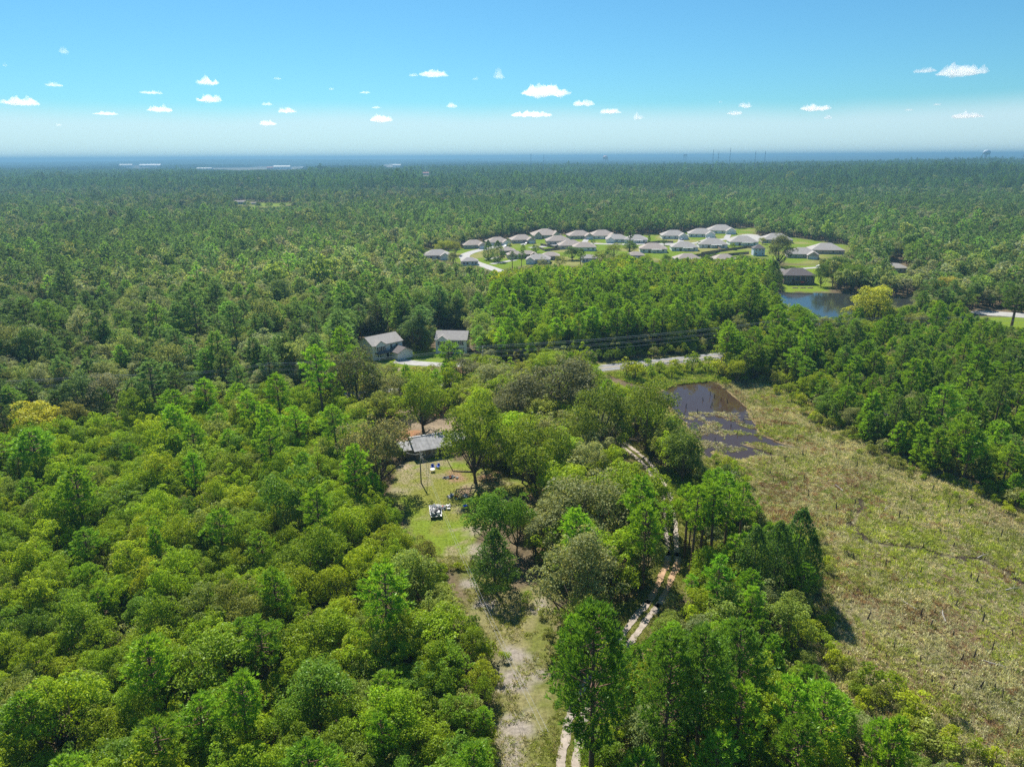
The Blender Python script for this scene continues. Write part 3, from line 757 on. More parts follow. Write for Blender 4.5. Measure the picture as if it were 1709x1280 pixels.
# ------------------------------------------------------------------ trees that stand out one by one
HEROES = [
 ('round', 0, 68, 748, 84, 672, 'golden yellow', 'broadleaf_tree', 'round golden-leaved tree by the power line, in front of dark pines'),
 ('round', 1, 128, 735, 50, 666, 'brownish olive', 'broadleaf_tree', 'brownish olive tree just beside the golden tree by the power line'),
 ('round', 2, 1450, 548, 60, 472, (0.20, 0.235, 0.03), 'broadleaf_tree', 'yellow-leaved tree standing at the near shore of the lake'),
 ('cedar', 0, 826, 985, 76, 884, (0.050, 0.105, 0.018), 'cedar_tree', 'dark cone-shaped cedar alone at the lower end of the yard'),
 ('round', 0, 822, 918, 82, 822, (0.072, 0.150, 0.014), 'broadleaf_tree', 'vivid green tree with two trunks behind the cone-shaped cedar'),
 ('oak', 1, 862, 925, 52, 830, (0.072, 0.150, 0.014), 'broadleaf_tree', 'slim vivid green tree beside the cone-shaped cedar'),
 ('grey', 0, 965, 1040, 128, 884, 'grey green', 'broadleaf_tree', 'tall bushy grey-green tree just left of the sandy track'),
 ('grey', 1, 972, 915, 150, 786, 'grey green', 'broadleaf_tree', 'broad grey-green tree behind another of its kind, right of the cedar'),
 ('live', 0, 794, 806, 110, 667, (0.088, 0.135, 0.014), 'oak_tree', 'large spreading oak covering the right end of the grey-roofed house'),
 ('live', 1, 897, 828, 122, 694, (0.094, 0.140, 0.014), 'oak_tree', 'spreading oak with a dark bare trunk beside an orange dirt patch'),
 ('live', 2, 1000, 772, 130, 640, (0.074, 0.112, 0.016), 'oak_tree', 'large oak at the upper end of the sandy track'),
 ('live', 3, 1078, 752, 108, 640, (0.088, 0.13, 0.014), 'oak_tree', 'large bright oak leaning over the marsh pond'),
 ('live', 1, 930, 700, 160, 596, (0.072, 0.085, 0.040), 'oak_tree', 'dull grey-green oak with a wide domed crown near the road'),
 ('live', 2, 830, 668, 96, 606, 'grey green', 'oak_tree', 'grey-green oak left of the wide domed oak, near the road'),
 ('live', 3, 872, 718, 96, 640, (0.092, 0.105, 0.055), 'oak_tree', 'pale grey-green oak behind the oak with the bare trunk'),
 ('live', 0, 707, 722, 98, 627, 'green', 'oak_tree', 'green oak with a dark trunk behind the grey-roofed house'),
 ('live', 3, 598, 694, 104, 590, (0.062, 0.078, 0.036), 'oak_tree', 'open dark oak with a forked trunk on bare sand'),
 ('live', 2, 655, 690, 80, 622, 'grey green', 'oak_tree', 'grey-green oak between the forked oak and the house'),
 ('live', 1, 632, 822, 108, 690, 'dull brown green', 'oak_tree', 'brownish thin-leaved oak left of the grey-roofed house'),
 ('live', 0, 775, 650, 80, 600, (0.085, 0.10, 0.045), 'oak_tree', 'grey-green oak in front of the right two-storey house'),
 ('round', 1, 1139, 802, 70, 711, (0.075, 0.12, 0.022), 'broadleaf_tree', 'rounded dense tree between the sandy track and the marsh pond'),
 ('round', 2, 1017, 822, 60, 742, 'bright green', 'broadleaf_tree', 'rounded bright tree just left of the upper sandy track'),
 ('round', 0, 1085, 888, 76, 790, 'bright green', 'broadleaf_tree', 'bright leafy tree hiding the bend of the sandy track'),
 ('slimpine', 0, 748, 652, 44, 568, 'pine green', 'pine_tree', 'single tall pine in front of the right two-storey house'),
 ('slimpine', 1, 597, 648, 42, 578, 'pine green', 'pine_tree', 'pine at the corner of the left two-storey house'),
 ('pine', 2, 1072, 985, 52, 840, 'light pine green', 'pine_tree', 'pine with low limbs beside the lower bend of the sandy track'),
 ('slimpine', 2, 1152, 962, 52, 812, 'light pine green', 'pine_tree', 'slender pine right beside the track, nearest to the orange ruts'),
 ('slimpine', 3, 1166, 944, 46, 800, 'light pine green', 'pine_tree', 'second slender pine right of the track, with a bare straight trunk'),
 ('slimpine', 0, 1184, 952, 50, 808, 'pine green', 'pine_tree', 'third slender pine right of the orange track ruts'),
 ('slimpine', 1, 1206, 946, 50, 815, 'light pine green', 'pine_tree', 'fourth slender pine right of the orange track ruts'),
 ('slimpine', 2, 1142, 930, 40, 808, 'light pine green', 'pine_tree', 'slender pine standing behind the others right of the track'),
 ('slimpine', 3, 1232, 930, 48, 805, 'pine green', 'pine_tree', 'slender pine on the marsh side of the trackside row'),
 ('tallpine', 0, 985, 1350, 138, 1004, (0.062, 0.135, 0.016), 'pine_tree', 'tallest near pine, left of the track where it vanishes'),
 ('tallpine', 1, 1100, 1335, 96, 1066, (0.066, 0.14, 0.018), 'pine_tree', 'large near pine covering the track below the ruts'),
 ('tallpine', 2, 1158, 1300, 100, 1046, (0.072, 0.15, 0.020), 'pine_tree', 'large near pine right of where the track vanishes'),
 ('tallpine', 3, 1225, 1260, 92, 1040, (0.070, 0.145, 0.02), 'pine_tree', 'near pine with a broad crown toward the marsh'),
 ('pine', 1, 1215, 1340, 80, 1150, 'light pine green', 'pine_tree', 'small bright pine in front of grey dead branches'),
 ('young', 0, 1470, 1330, 66, 1200, 'light pine green', 'pine_tree', 'bright young pine standing alone low at the marsh edge'),
 ('cedar', 1, 1322, 992, 66, 850, (0.045, 0.10, 0.022), 'conifer_tree', 'tallest dark conifer at the corner of the marsh'),
 ('cedar', 2, 1287, 1000, 58, 872, (0.048, 0.10, 0.022), 'conifer_tree', 'dark conifer just left of the tallest one at the marsh corner'),
 ('cedar', 1, 1346, 995, 40, 895, (0.045, 0.09, 0.020), 'conifer_tree', 'smaller dark conifer on the marsh side of the tallest one'),
 ('cedar', 2, 1250, 1010, 60, 880, (0.05, 0.10, 0.022), 'conifer_tree', 'dark conifer behind the slender trackside pines'),
 ('cedar', 0, 815, 434, 19, 401, 'dark green', 'conifer_tree', 'left one of two dark trees on a lawn in the estate'),
 ('cedar', 1, 831, 437, 20, 402, 'dark green', 'conifer_tree', 'right one of two dark trees on a lawn in the estate'),
 ('round', 1, 742, 426, 30, 399, (0.16, 0.20, 0.02), 'broadleaf_tree', 'yellow-green tree at the street entrance of the estate'),
 ('oak', 2, 760, 426, 20, 402, (0.13, 0.16, 0.03), 'broadleaf_tree', 'olive tree next to the yellow-green one at the estate entrance'),
 ('round', 2, 956, 434, 27, 411, 'dark green', 'broadleaf_tree', 'dark round tree between roofs in the middle of the estate'),
 ('round', 0, 1052, 424, 24, 402, 'dark green', 'broadleaf_tree', 'dark round tree below the tall pine in the estate'),
 ('oak', 3, 1025, 432, 28, 405, 'olive green', 'broadleaf_tree', 'olive tree beside the dark round tree in the estate'),
 ('slimpine', 0, 1050, 420, 18, 378, 'bluish green', 'pine_tree', 'tall pine rising above the roofs in the estate'),
 ('grey', 0, 1300, 445, 44, 389, (0.075, 0.095, 0.045), 'broadleaf_tree', 'tall loose grey-green tree at the end of the estate'),
 ('round', 1, 1464, 432, 62, 394, (0.095, 0.125, 0.04), 'broadleaf_tree', 'big domed olive tree behind the lake'),
 ('round', 2, 1577, 508, 44, 460, (0.17, 0.175, 0.035), 'broadleaf_tree', 'yellow-brown tree on the far right of the lake'),
 ('pine', 3, 1688, 545, 50, 478, 'dark green', 'pine_tree', 'dark pine beside the pale driveway at the right edge'),
 ('round', 0, 1370, 478, 28, 440, 'dark green', 'broadleaf_tree', 'dark tree right of the brick house by the lake'),
 ('cedar', 1, 1287, 490, 30, 436, 'dark green', 'conifer_tree', 'dark tree left of the brick house by the lake'),
 ('pine', 0, 1100, 918, 46, 840, 'light pine green', 'pine_tree', 'pine leaning over the track above the orange ruts'),
 ('oak', 5, 1120, 905, 50, 828, 'bright green', 'broadleaf_tree', 'bright tree on the track just below the upper bend'),
 ('oak', 0, 1000, 446, 24, 418, 'olive green', 'broadleaf_tree', 'olive green tree at the estate edge, left of the half-hidden roof'),
 ('oak', 1, 1014, 440, 20, 417, 'deep green', 'broadleaf_tree', 'deep green tree at the estate edge, beside the olive one'),
 ('round', 2, 1040, 446, 26, 420, 'green', 'broadleaf_tree', 'green tree at the estate edge, below the tall pine'),
 ('oak', 3, 1078, 446, 24, 424, 'bright green', 'broadleaf_tree', 'bright green tree at the estate edge, below the lone beige house'),
 ('oak', 4, 1110, 443, 20, 424, 'deep green', 'broadleaf_tree', 'deep green tree at the estate edge, left of the low roofs'),
 ('round', 5, 1180, 446, 22, 424, 'deep green', 'broadleaf_tree', 'deep green tree at the estate edge, between the two low roofs'),
 ('oak', 6, 1238, 446, 26, 424, 'dark green', 'broadleaf_tree', 'dark green tree at the estate edge, left of the blue tower house'),
 ('round', 7, 1258, 450, 30, 428, 'deep green', 'broadleaf_tree', 'deep green tree at the estate edge, below the blue tower house'),
 ('round', 8, 1278, 455, 32, 430, 'dark green', 'broadleaf_tree', 'dark green tree at the estate edge, left of the lakeside brick house'),
 ('oak', 9, 905, 452, 18, 430, 'grey green', 'broadleaf_tree', 'grey green tree at the estate edge, below the pale front row house'),
 ('oak', 10, 935, 450, 22, 426, 'olive green', 'broadleaf_tree', 'olive green tree at the estate edge, between fences and wood'),
 ('slimpine', 11, 968, 455, 14, 415, 'bluish green', 'broadleaf_tree', 'bluish green tree at the estate edge, rising over the small white house'),
 ('slimpine', 12, 870, 452, 14, 418, 'bluish green', 'broadleaf_tree', 'bluish green tree at the estate edge, below the tight front row'),
 ('slimpine', 13, 855, 454, 13, 420, 'dark green', 'broadleaf_tree', 'dark green tree at the estate edge, beside the bluish one'),
 ('oak', 14, 700, 440, 26, 408, 'deep green', 'broadleaf_tree', 'deep green tree at the estate edge, left of the hip-roofed house'),
 ('oak', 15, 756, 446, 24, 420, 'grey green', 'broadleaf_tree', 'grey green tree at the estate edge, below the curved street'),
 ('cedar', 16, 891, 424, 9, 409, 'dark green', 'broadleaf_tree', 'dark green tree at the estate edge, beside the many-gabled row'),
 ('cedar', 17, 873, 422, 8, 408, 'deep green', 'broadleaf_tree', 'deep green tree at the estate edge, between brown brick roofs'),
 ('round', 18, 1395, 470, 44, 428, 'dark green', 'broadleaf_tree', 'dark green tree at the estate edge, right of the brick house lawn'),
 ('round', 19, 1420, 482, 50, 436, 'deep green', 'broadleaf_tree', 'deep green tree at the estate edge, on the far lake shore'),
 ('round', 20, 1450, 478, 44, 440, 'dark green', 'broadleaf_tree', 'dark green tree at the estate edge, behind the lake'),
 ('oak', 0, 1108, 410, 11, 400, 'dark green', 'broadleaf_tree', 'dark green tree in the estate, beside the lone beige house'),
 ('oak', 1, 1222, 417, 12, 406, 'green', 'broadleaf_tree', 'green tree in the estate, between two grey houses'),
 ('round', 2, 1168, 412, 10, 402, 'deep green', 'broadleaf_tree', 'deep green tree in the estate, behind the white house'),
 ('oak', 3, 1272, 408, 12, 396, 'olive green', 'broadleaf_tree', 'olive green tree in the estate, by the paved end'),
 ('round', 4, 1318, 425, 14, 411, 'deep green', 'broadleaf_tree', 'deep green tree in the estate, beside the brick house with white porch'),
 ('oak', 5, 1362, 422, 12, 410, 'green', 'broadleaf_tree', 'green tree in the estate, between the two rightmost houses'),
 ('oak', 6, 990, 410, 11, 399, 'deep green', 'broadleaf_tree', 'deep green tree in the estate, behind the round dark tree'),
 ('cedar', 7, 1083, 404, 6, 393, 'dark green', 'broadleaf_tree', 'dark green tree in the estate, by the fence right of the tall pine'),
 ('oak', 8, 850, 416, 10, 406, 'olive green', 'broadleaf_tree', 'olive green tree in the estate, beside the back-row drive'),
 ('oak', 9, 895, 422, 11, 411, 'green', 'broadleaf_tree', 'green tree in the estate, at the fence corner'),
 ('oak', 10, 412, 348, 12, 336, 'dark green', 'broadleaf_tree', 'dark green tree beside the farmhouse on the far field'),
 ('round', 11, 432, 349, 11, 337, 'dark green', 'broadleaf_tree', 'dark green tree alone on the far green field'),
 ('oak', 12, 450, 349, 12, 338, 'deep green', 'broadleaf_tree', 'deep green tree in the middle of the far green field'),
 ('oak', 13, 472, 349, 11, 338, 'dark green', 'broadleaf_tree', 'dark green tree at the right end of the far green field'),
 ('round', 14, 394, 347, 10, 335, 'deep green', 'broadleaf_tree', 'deep green tree left of the farmhouse on the far field'),
 ('dead', 0, 347, 950, 44, 925, 'silvery', 'dead_tree', 'bare silvery dead tree in the near wood left of the yard'),
 ('dead', 1, 1178, 1262, 52, 1215, 'silvery', 'dead_tree', 'tangle of bare grey branches under the near pines'),
 ('dead', 0, 1478, 722, 30, 692, 'silvery', 'dead_tree', 'pale dead tree at the marsh edge among young pines'),
 ('dead', 1, 1215, 838, 34, 792, 'silvery', 'dead_tree', 'grey leafless tree above the slender trackside pines'),
 ('dead', 0, 580, 1002, 36, 972, 'silvery', 'dead_tree', 'bare grey tree near the lower left of the yard'),
 ('oak', 4, 712, 965, 44, 895, 'brownish olive', 'broadleaf_tree', 'thin olive tree at the lower left corner of the yard'),
]
hero_xy, hero_r = [], []
for (kd, k, u, v, w, top, tint, nm, lab) in HEROES:
    P = G(u, v)
    if np.hypot(P[0], P[1]) > 700: P[2] = float(terrain(P[0], P[1]))
    fm = B[kd][k % len(B[kd])]
    sx = w / px_per_m(P) / (2 * fm.rad) * (1.08 if kd == 'live' else 1.08); hh = max(2.0, height_at(P, top)); sz = hh / fm.h
    tint = T[tint] if isinstance(tint, str) else (tint[0] * 2.3, tint[1] * 2.1, tint[2] * 1.9)
    place_tree(kd, k, P, (sx, sz), tint, nm, lab)
    hero_xy.append(P[:2]); hero_r.append(fm.rad * sx)
hero_xy, hero_r = np.array(hero_xy), np.array(hero_r)

# ------------------------------------------------------------------ the woods
#  zones in the photograph: (polygon, words, mix of kinds, colours of broadleaf, colours of pines, size)
NEARWOOD = [(-200, 735), (0, 725), (160, 700), (300, 672), (480, 660), (560, 640), (600, 700), (680, 780), (740, 930), (860, 1080), (900, 1500), (-400, 1500)]
GROVE = [(540, 600), (830, 585), (1000, 612), (1110, 650), (1130, 800), (1060, 1080), (900, 1000), (760, 900), (600, 740), (540, 660)]
STRIP = [(1060, 760), (1260, 770), (1380, 860), (1400, 1120), (1720, 1300), (1720, 1500), (900, 1500), (900, 1000), (1050, 1060)]
YOUNGBLOCK = [(1335, 620), (1380, 520), (1720, 500), (2000, 560), (2000, 1000), (1500, 790), (1360, 715)]
BELT = [(820, 500), (830, 445), (1000, 430), (1270, 430), (1320, 505), (1400, 560), (1330, 640), (1110, 650), (1000, 606), (830, 600)]
ZONES = [
 (STRIP, 'trackside wood', dict(pine=0.36, young=0.2, oak=0.44), ['bright green', 'olive green', 'green', 'yellowish green', 'grey green'], ['pine green', 'light pine green', 'light pine green'], 1.0),
 (NEARWOOD, 'left wood', dict(oak=0.90, pine=0.09, young=0.01), ['bright green'] * 6 + ['green'] * 4 + ['yellowish green'] * 2 + ['deep green', 'olive green', 'olive green'], ['pine green', 'light pine green', 'light pine green'], 1.0),
 (GROVE, 'house grove', dict(oak=0.9, pine=0.1), ['bright green', 'green', 'grey green', 'olive green'], ['pine green'], 1.0),
 (YOUNGBLOCK, 'marshside wood', dict(young=0.58, pine=0.16, oak=0.26), ['green', 'deep green', 'olive green', 'bright green', 'grey green'], ['pine green', 'pine green', 'bluish green'], 1.0),
 (BELT, 'roadside wood', dict(oak=0.5, pine=0.42, young=0.08), ['green'] * 3 + ['bright green'] * 4 + ['deep green', 'olive green', 'grey green', 'yellowish green', 'yellowish green'], ['pine green', 'light pine green', 'light pine green', 'pine green'], 1.08),
]
DEFAULT = ('wide wood', dict(oak=0.66, pine=0.32, young=0.02), ['deep green', 'green', 'olive green', 'olive green', 'grey green', 'grey green', 'dark green', 'dull brown green', 'olive green'], ['bluish green', 'bluish green', 'pine green', 'dark green'], 0.98)
FAR_Z = ('far wood', dict(oak=0.5, pine=0.50), ['dark green', 'deep green', 'olive green', 'grey green'], ['bluish green', 'bluish green', 'dark green', 'pine green'], 1.2)

def candidates(d0, d1, sp, jit=0.42):
    ys = np.arange(d0, d1, sp * 0.87); P = []
    for k, yv in enumerate(ys):
        half = 0.80 * yv + 14
        xs = np.arange(-half, half, sp) + (k % 2) * sp / 2
        P.append(np.stack([xs, np.full(len(xs), yv)], 1))
    P = np.vstack(P); return P + RNG.uniform(-jit, jit, P.shape) * sp

SIL = [(0, 0.0), (0, 0.15), (0, 0.42), (0, 0.7), (0, 0.86), (0, 1.0), (-0.62, 0.86), (0.62, 0.86), (-0.95, 0.6), (0.95, 0.6), (0, 0.55), (-0.5, 0.3), (0.5, 0.3)]
POLYS = [(np.array(p), np.array(p).min(0), np.array(p).max(0)) for p in CLEAR]
def blocked(X, Y, Z, rad, h):
    bad = np.zeros(len(X), bool)
    for (a, b_) in SIL:
        u, v = project(np.stack([X + a * rad, Y, Z + b_ * h], 1))
        for (pl, lo, hi) in POLYS:
            q = (u > lo[0]) & (u < hi[0]) & (v > lo[1]) & (v < hi[1]) & ~bad
            if q.any():
                i = np.where(q)[0]; bad[i[inpoly(u[i], v[i], pl)]] = True
    return bad

KINDS = ['oak', 'pine', 'young']
def grow(d0, d1, sp, forms, smul=1.0):
    """candidate trees between two distances: position, kind, shape, size, colour, zone"""
    P = candidates(d0, d1, sp); n = len(P)
    X, Y = P[:, 0], P[:, 1]; Z = terrain(X, Y)
    u, v = project(np.stack([X, Y, Z + 6], 1))
    kind = np.zeros(n, int); tint = np.zeros((n, 3)); tname = np.empty(n, object); zone = np.full(n, -1); zmul = np.ones(n)
    for zi, zn in enumerate(ZONES):
        zone[(zone < 0) & inpoly(u, v, zn[0])] = zi
    zone[(zone < 0) & (v < 318)] = -2
    patch = fbm(X + 300, Y, 38, 3) if d0 < 300 else np.clip(0.5 + 2.4 * (fbm(X + 300, Y, 240, 3) - 0.5), 0, 1)
    for zi in range(-2, len(ZONES)):
        i = np.where(zone == zi)[0]
        if not len(i): continue
        zn = ZONES[zi][1:] if zi >= 0 else (FAR_Z if zi == -2 else DEFAULT)
        pr = np.array([zn[1].get(k, 0) for k in KINDS], float)
        w = pr[None] * np.stack([np.ones(len(i)), 0.35 + 2.4 * np.clip(patch[i] - 0.3, 0, 1), np.ones(len(i))], 1)
        w /= w.sum(1, keepdims=True); c = np.cumsum(w, 1); q = RNG.random(len(i))
        kind[i] = (q[:, None] > c).sum(1).clip(0, 2)
        for part, names in ((kind[i] == 0, zn[2]), (kind[i] > 0, zn[3])):
            j = i[part]
            pick = RNG.integers(0, len(names), len(j))
            tname[j] = np.array(names, object)[pick]
        zmul[i] = zn[4]
    for nm in T:
        i = tname == nm; tint[i] = T[nm]
    tint *= RNG.uniform(0.84, 1.18, (n, 1)); tint *= RNG.uniform(0.95, 1.05, (n, 3))
    st1, st2 = fbm(X + 900, Y + 40, 120, 3), fbm(X, Y + 2000, 170, 3)
    tint *= (0.78 + 0.56 * st1 + 0.25 * (fbm(X + 50, Y + 900, 520, 2) - 0.5))[:, None] * np.stack([0.93 + 0.13 * st2, np.ones(n), 1.12 - 0.2 * st2], 1)
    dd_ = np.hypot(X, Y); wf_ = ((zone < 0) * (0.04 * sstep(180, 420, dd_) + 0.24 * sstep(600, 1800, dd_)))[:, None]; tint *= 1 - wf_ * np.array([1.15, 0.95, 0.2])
    tint[zone == 1] *= np.array([0.83, 0.88, 0.88]); tint[zone == 0] *= np.array([0.82, 0.88, 0.9])
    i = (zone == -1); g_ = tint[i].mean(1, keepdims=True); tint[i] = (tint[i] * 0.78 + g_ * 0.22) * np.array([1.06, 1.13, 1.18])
    size = np.exp(RNG.normal(0, 0.17, n)) * zmul * smul * (0.86 + 0.3 * fbm(X + 77, Y, 150, 2))
    big = (kind == 0) & (zone < 0) & (RNG.random(n) < 0.07); size[big] *= 1.55
    tall = size * RNG.uniform(0.85, 1.2, n)
    pz = (kind == 1) & np.isin(zone, [1, 4, -1]); tall[pz] *= 0.80
    sz_ = (kind >= 1) & (zone == 0) & (u > 1080); tall[sz_] *= np.where(v[sz_] > 1060, 0.85, 0.62); size[sz_] *= np.where(v[sz_] > 1060, 0.9, 0.75)
    yz = (zone == 3); tall[yz] *= 0.86
    gz = (zone == 2) & (kind == 0); size[gz] *= 1.35; tall[gz] *= 1.2
    rad0 = np.array([B[f][0].rad for f in forms]); h0 = np.array([B[f][0].h for f in forms])
    rad, h = rad0[kind] * size, h0[kind] * tall
    ok = np.ones(n, bool)
    if d0 < 900:
        bad = blocked(X, Y, Z, rad, h)
        for s in (0.72, 0.5):
            i = np.where(bad)[0]
            if not len(i): break
            b2 = blocked(X[i], Y[i], Z[i], rad[i] * s, h[i] * s)
            g = i[~b2]; size[g] *= s; tall[g] *= s; rad[g] *= s; h[g] *= s; bad[g] = False
        ok &= ~bad
        for q in range(len(hero_xy)):
            ok &= np.hypot(X - hero_xy[q, 0], Y - hero_xy[q, 1]) > 0.5 * hero_r[q] + 0.55 * rad
        near_ = Y < 800
        dr = np.full(n, 99.0); dr[near_] = edge_dist(X[near_], Y[near_], road_line[::3], False); ok &= dr > 5.2
        yr = np.interp(X, road_line[:, 0], road_line[:, 1]); ok &= ~((Y > yr) & (dr < 9.5 + 0.35 * h)) | (X < -25)
        dt = np.full(n, 99.0); i = np.where(Y < 300)[0]; dt[i] = edge_dist(X[i], Y[i], track_line[::6], False); ok &= dt > 3.0
        for pl in (gPond, gLake): ok &= ~inpoly(X, Y, pl)
        ok &= ~(inpoly(X, Y, Gp(GROVE)) & (RNG.random(n) < 0.45))
    else:
        ok &= ~blocked(X, Y, Z, rad, h)
    k = np.where(ok)[0]
    return dict(P=np.stack([X, Y, Z], 1)[k], kind=kind[k], size=size[k], tall=tall[k], tint=tint[k], tname=tname[k], zone=zone[k], rad=rad[k], h=h[k])

nearT = grow(46, 330, 4.1, ('oak', 'pine', 'young'))
Pn, kn = nearT['P'], nearT['kind']
un, vn = project(Pn + np.c_[np.zeros((len(Pn), 2)), nearT['h'] * 0.75])
inview = (un > 5) & (un < 1704) & (vn > 0) & (vn < 1272)
show = nearT['rad'] * np.sqrt(nearT['h']) / np.hypot(np.hypot(Pn[:, 0], Pn[:, 1]), CAM_H)
show[~inview] = 0
single = np.zeros(len(Pn), bool)
NAMES = {0: ('broadleaf_tree', 'broadleaf', 262), 1: ('pine_tree', 'pine', 262), 2: ('young_pine_tree', 'young pine', 180)}
used = set()
for kd, (nm, word, most) in NAMES.items():
    i = np.where((kn == kd) & (show > 0))[0]
    i = i[np.argsort(-show[i])][:most]
    single[i] = True
    for q in i:
        zname = ZONES[nearT['zone'][q]][1] if nearT['zone'][q] >= 0 else 'wide wood'
        lab = '%s %s in the %s, %s' % (nearT['tname'][q], word, zname, where(un[q], vn[q]))
        du = 0
        while lab in used:
            du += 1; lab = '%s%s %s in the %s, %s' % (('lower ', 'smaller ', 'partly hidden ', 'half-covered ')[min(du - 1, 3)], nearT['tname'][q], word, zname, where(un[q], vn[q]))
            if du > 5: break
        used.add(lab)
        form = ('oak', 'pine', 'young')[kd]
        place_tree(form, int(RNG.integers(0, 99)), Pn[q], (nearT['size'][q], nearT['tall'][q]), nearT['tint'][q], nm, lab, 'tree', '%s trees of the %s' % (word, zname))

def understory():
    P = candidates(46, 300, 3.4); X, Y = P[:, 0], P[:, 1]; n = len(P)
    sc = RNG.uniform(0.9, 1.7, n); bad = blocked(X, Y, np.zeros(n), 1.5 * sc, 2.6 * sc)
    bad |= edge_dist(X, Y, track_line[::6], False) < 2.6
    bad |= edge_dist(X, Y, road_line[::3], False) < 5.0
    for pl in (gPond, gLake): bad |= inpoly(X, Y, pl)
    bad |= inpoly(X, Y, Gp(GROVE)) & (RNG.random(n) < 0.5)
    k = ~bad; P = np.c_[X, Y, np.zeros(n)][k]; n = len(P); sc = sc[k]
    nm = np.array(['green', 'olive green', 'bright green', 'grey green', 'deep green'], object)[RNG.integers(0, 5, n)]
    ti = np.array([T[q] for q in nm]) * RNG.uniform(0.8, 1.15, (n, 1))
    o = scatter_object('undergrowth', [q.joined() for q in B['shrub']], P, RNG.integers(0, len(B['shrub']), n), RNG.uniform(0, 6.28, n), np.stack([sc, sc, sc * RNG.uniform(0.8, 1.4, n)], 1), ti)
    tag(o, 'bushy undergrowth filling the gaps between the trees', 'undergrowth')
understory()

def mass(name, data, keep, formkeys):
    forms, off = [], []
    for f in formkeys: off.append((len(forms), len(B[f]))); forms += [q.joined() for q in B[f]]
    k = np.where(keep)[0]; kd = data['kind'][k]
    base = np.array([o[0] for o in off])[kd]; cnt = np.array([o[1] for o in off])[kd]
    ix = base + (RNG.random(len(k)) * cnt).astype(int)
    o = scatter_object(name, forms, data['P'][k], ix, RNG.uniform(0, 6.283, len(k)), np.stack([data['size'][k] * RNG.uniform(0.86, 1.16, len(k)), data['size'][k] * RNG.uniform(0.86, 1.16, len(k)), data['tall'][k]], 1), data['tint'][k])
    return o
mass('woodland_trees', nearT, ~single, ('oak', 'pine', 'young'))
tag(bpy.data.objects['woodland_trees'], 'remaining trees of the woods round the old house', 'woodland')
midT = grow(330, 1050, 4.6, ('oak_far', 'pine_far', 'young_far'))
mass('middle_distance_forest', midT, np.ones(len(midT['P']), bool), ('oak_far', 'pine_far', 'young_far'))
tag(bpy.data.objects['middle_distance_forest'], 'unbroken forest of pines and broadleaf trees round the estate', 'forest')
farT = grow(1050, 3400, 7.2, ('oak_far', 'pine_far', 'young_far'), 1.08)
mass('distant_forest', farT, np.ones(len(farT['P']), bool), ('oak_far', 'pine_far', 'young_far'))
tag(bpy.data.objects['distant_forest'], 'hazy pine forest stretching to the far hills', 'forest')

# canopy patches beyond: each patch a hundred metres of crowns
def patch_mesh(seed, size=120.0, n=150):
    r = np.random.default_rng(seed); V, Fq, L = [], [], []
    for k in range(n):
        cx_, cy_ = r.uniform(-size / 2, size / 2, 2); hh = r.uniform(9, 20); rr = r.uniform(3.0, 6.0)
        m_ = 7; a = np.arange(m_) / m_ * 6.283 + r.uniform(0, 1)
        ring = lambda q, z: np.stack([cx_ + np.cos(a) * rr * q * r.uniform(0.8, 1.2, m_), cy_ + np.sin(a) * rr * q * r.uniform(0.8, 1.2, m_), np.full(m_, z)], 1)
        v = np.vstack([ring(0.7, 0), ring(1, hh * 0.55), ring(0.6, hh * 0.88), ring(0.12, hh)]); b0 = sum(len(q) for q in V); V.append(v)
        for j in range(3):
            for i in range(m_): Fq.append((b0 + j * m_ + i, b0 + j * m_ + (i + 1) % m_, b0 + (j + 1) * m_ + (i + 1) % m_, b0 + (j + 1) * m_ + i)); 
        L += [r.uniform(0.7, 1.3)] * (3 * m_)
    return mesh_fast('canopy_form', np.vstack(V), np.array(Fq), M['leaf'], np.array(L))
pf = [patch_mesh(600 + k) for k in range(5)]
Pc = candidates(3400, 15500, 112.0, 0.3)
zc_ = terrain(Pc[:, 0], Pc[:, 1])
okc = ~blocked(Pc[:, 0], Pc[:, 1], zc_, np.full(len(Pc), 55.0), np.full(len(Pc), 14.0))
Pc = np.c_[Pc, zc_][okc]; nc = len(Pc)
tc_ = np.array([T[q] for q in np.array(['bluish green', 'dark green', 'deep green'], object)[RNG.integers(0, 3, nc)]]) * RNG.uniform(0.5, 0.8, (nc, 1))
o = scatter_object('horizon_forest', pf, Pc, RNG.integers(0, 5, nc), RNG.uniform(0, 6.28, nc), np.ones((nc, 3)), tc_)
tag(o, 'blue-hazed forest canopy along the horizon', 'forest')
print('TREES', len(Pn), len(midT['P']), len(farT['P']), nc)

# ------------------------------------------------------------------ marsh grass, brush and stumps
TF = [mesh_fast('tuft_form', *tuft(700 + k, 0.75, 0.55, 20, 0.045)[:2], M['grass'], tuft(700 + k, 0.75, 0.55, 20, 0.045)[2]) for k in range(6)]
def in_clear(P, poly_g): return inpoly(P[:, 0], P[:, 1], poly_g)
lo, hi = gM.min(0), gM.max(0)
def grid_pts(lo, hi, sp):
    a, b_ = np.meshgrid(np.arange(lo[0], hi[0], sp), np.arange(lo[1], hi[1], sp)); P = np.stack([a.ravel(), b_.ravel()], 1)
    return P + RNG.uniform(-0.5, 0.5, P.shape) * sp
P = grid_pts(lo - 6, hi + 6, 0.62)
P = P[(sdist(P[:, 0] + (fbm(P[:, 0], P[:, 1], 4) - 0.5) * 4, P[:, 1], gM) > -3.0)]
u, v = project(np.c_[P, np.zeros(len(P))]); P = P[(u > -120) & (u < 1830) & (v < 1420)]
pd = sdist(P[:, 0], P[:, 1], gPond)
X, Y = P[:, 0], P[:, 1]
isl = fbm(X + 9, Y + 3, 3.6, 3) + fbm(X * 3, Y * 3, 9, 2) * 0.12      # reed islands in the lower, shallow half of the pond
uu, vv = project(np.c_[P, np.zeros(len(P))])
lowpond = (vv > 688) & (isl > 0.585)
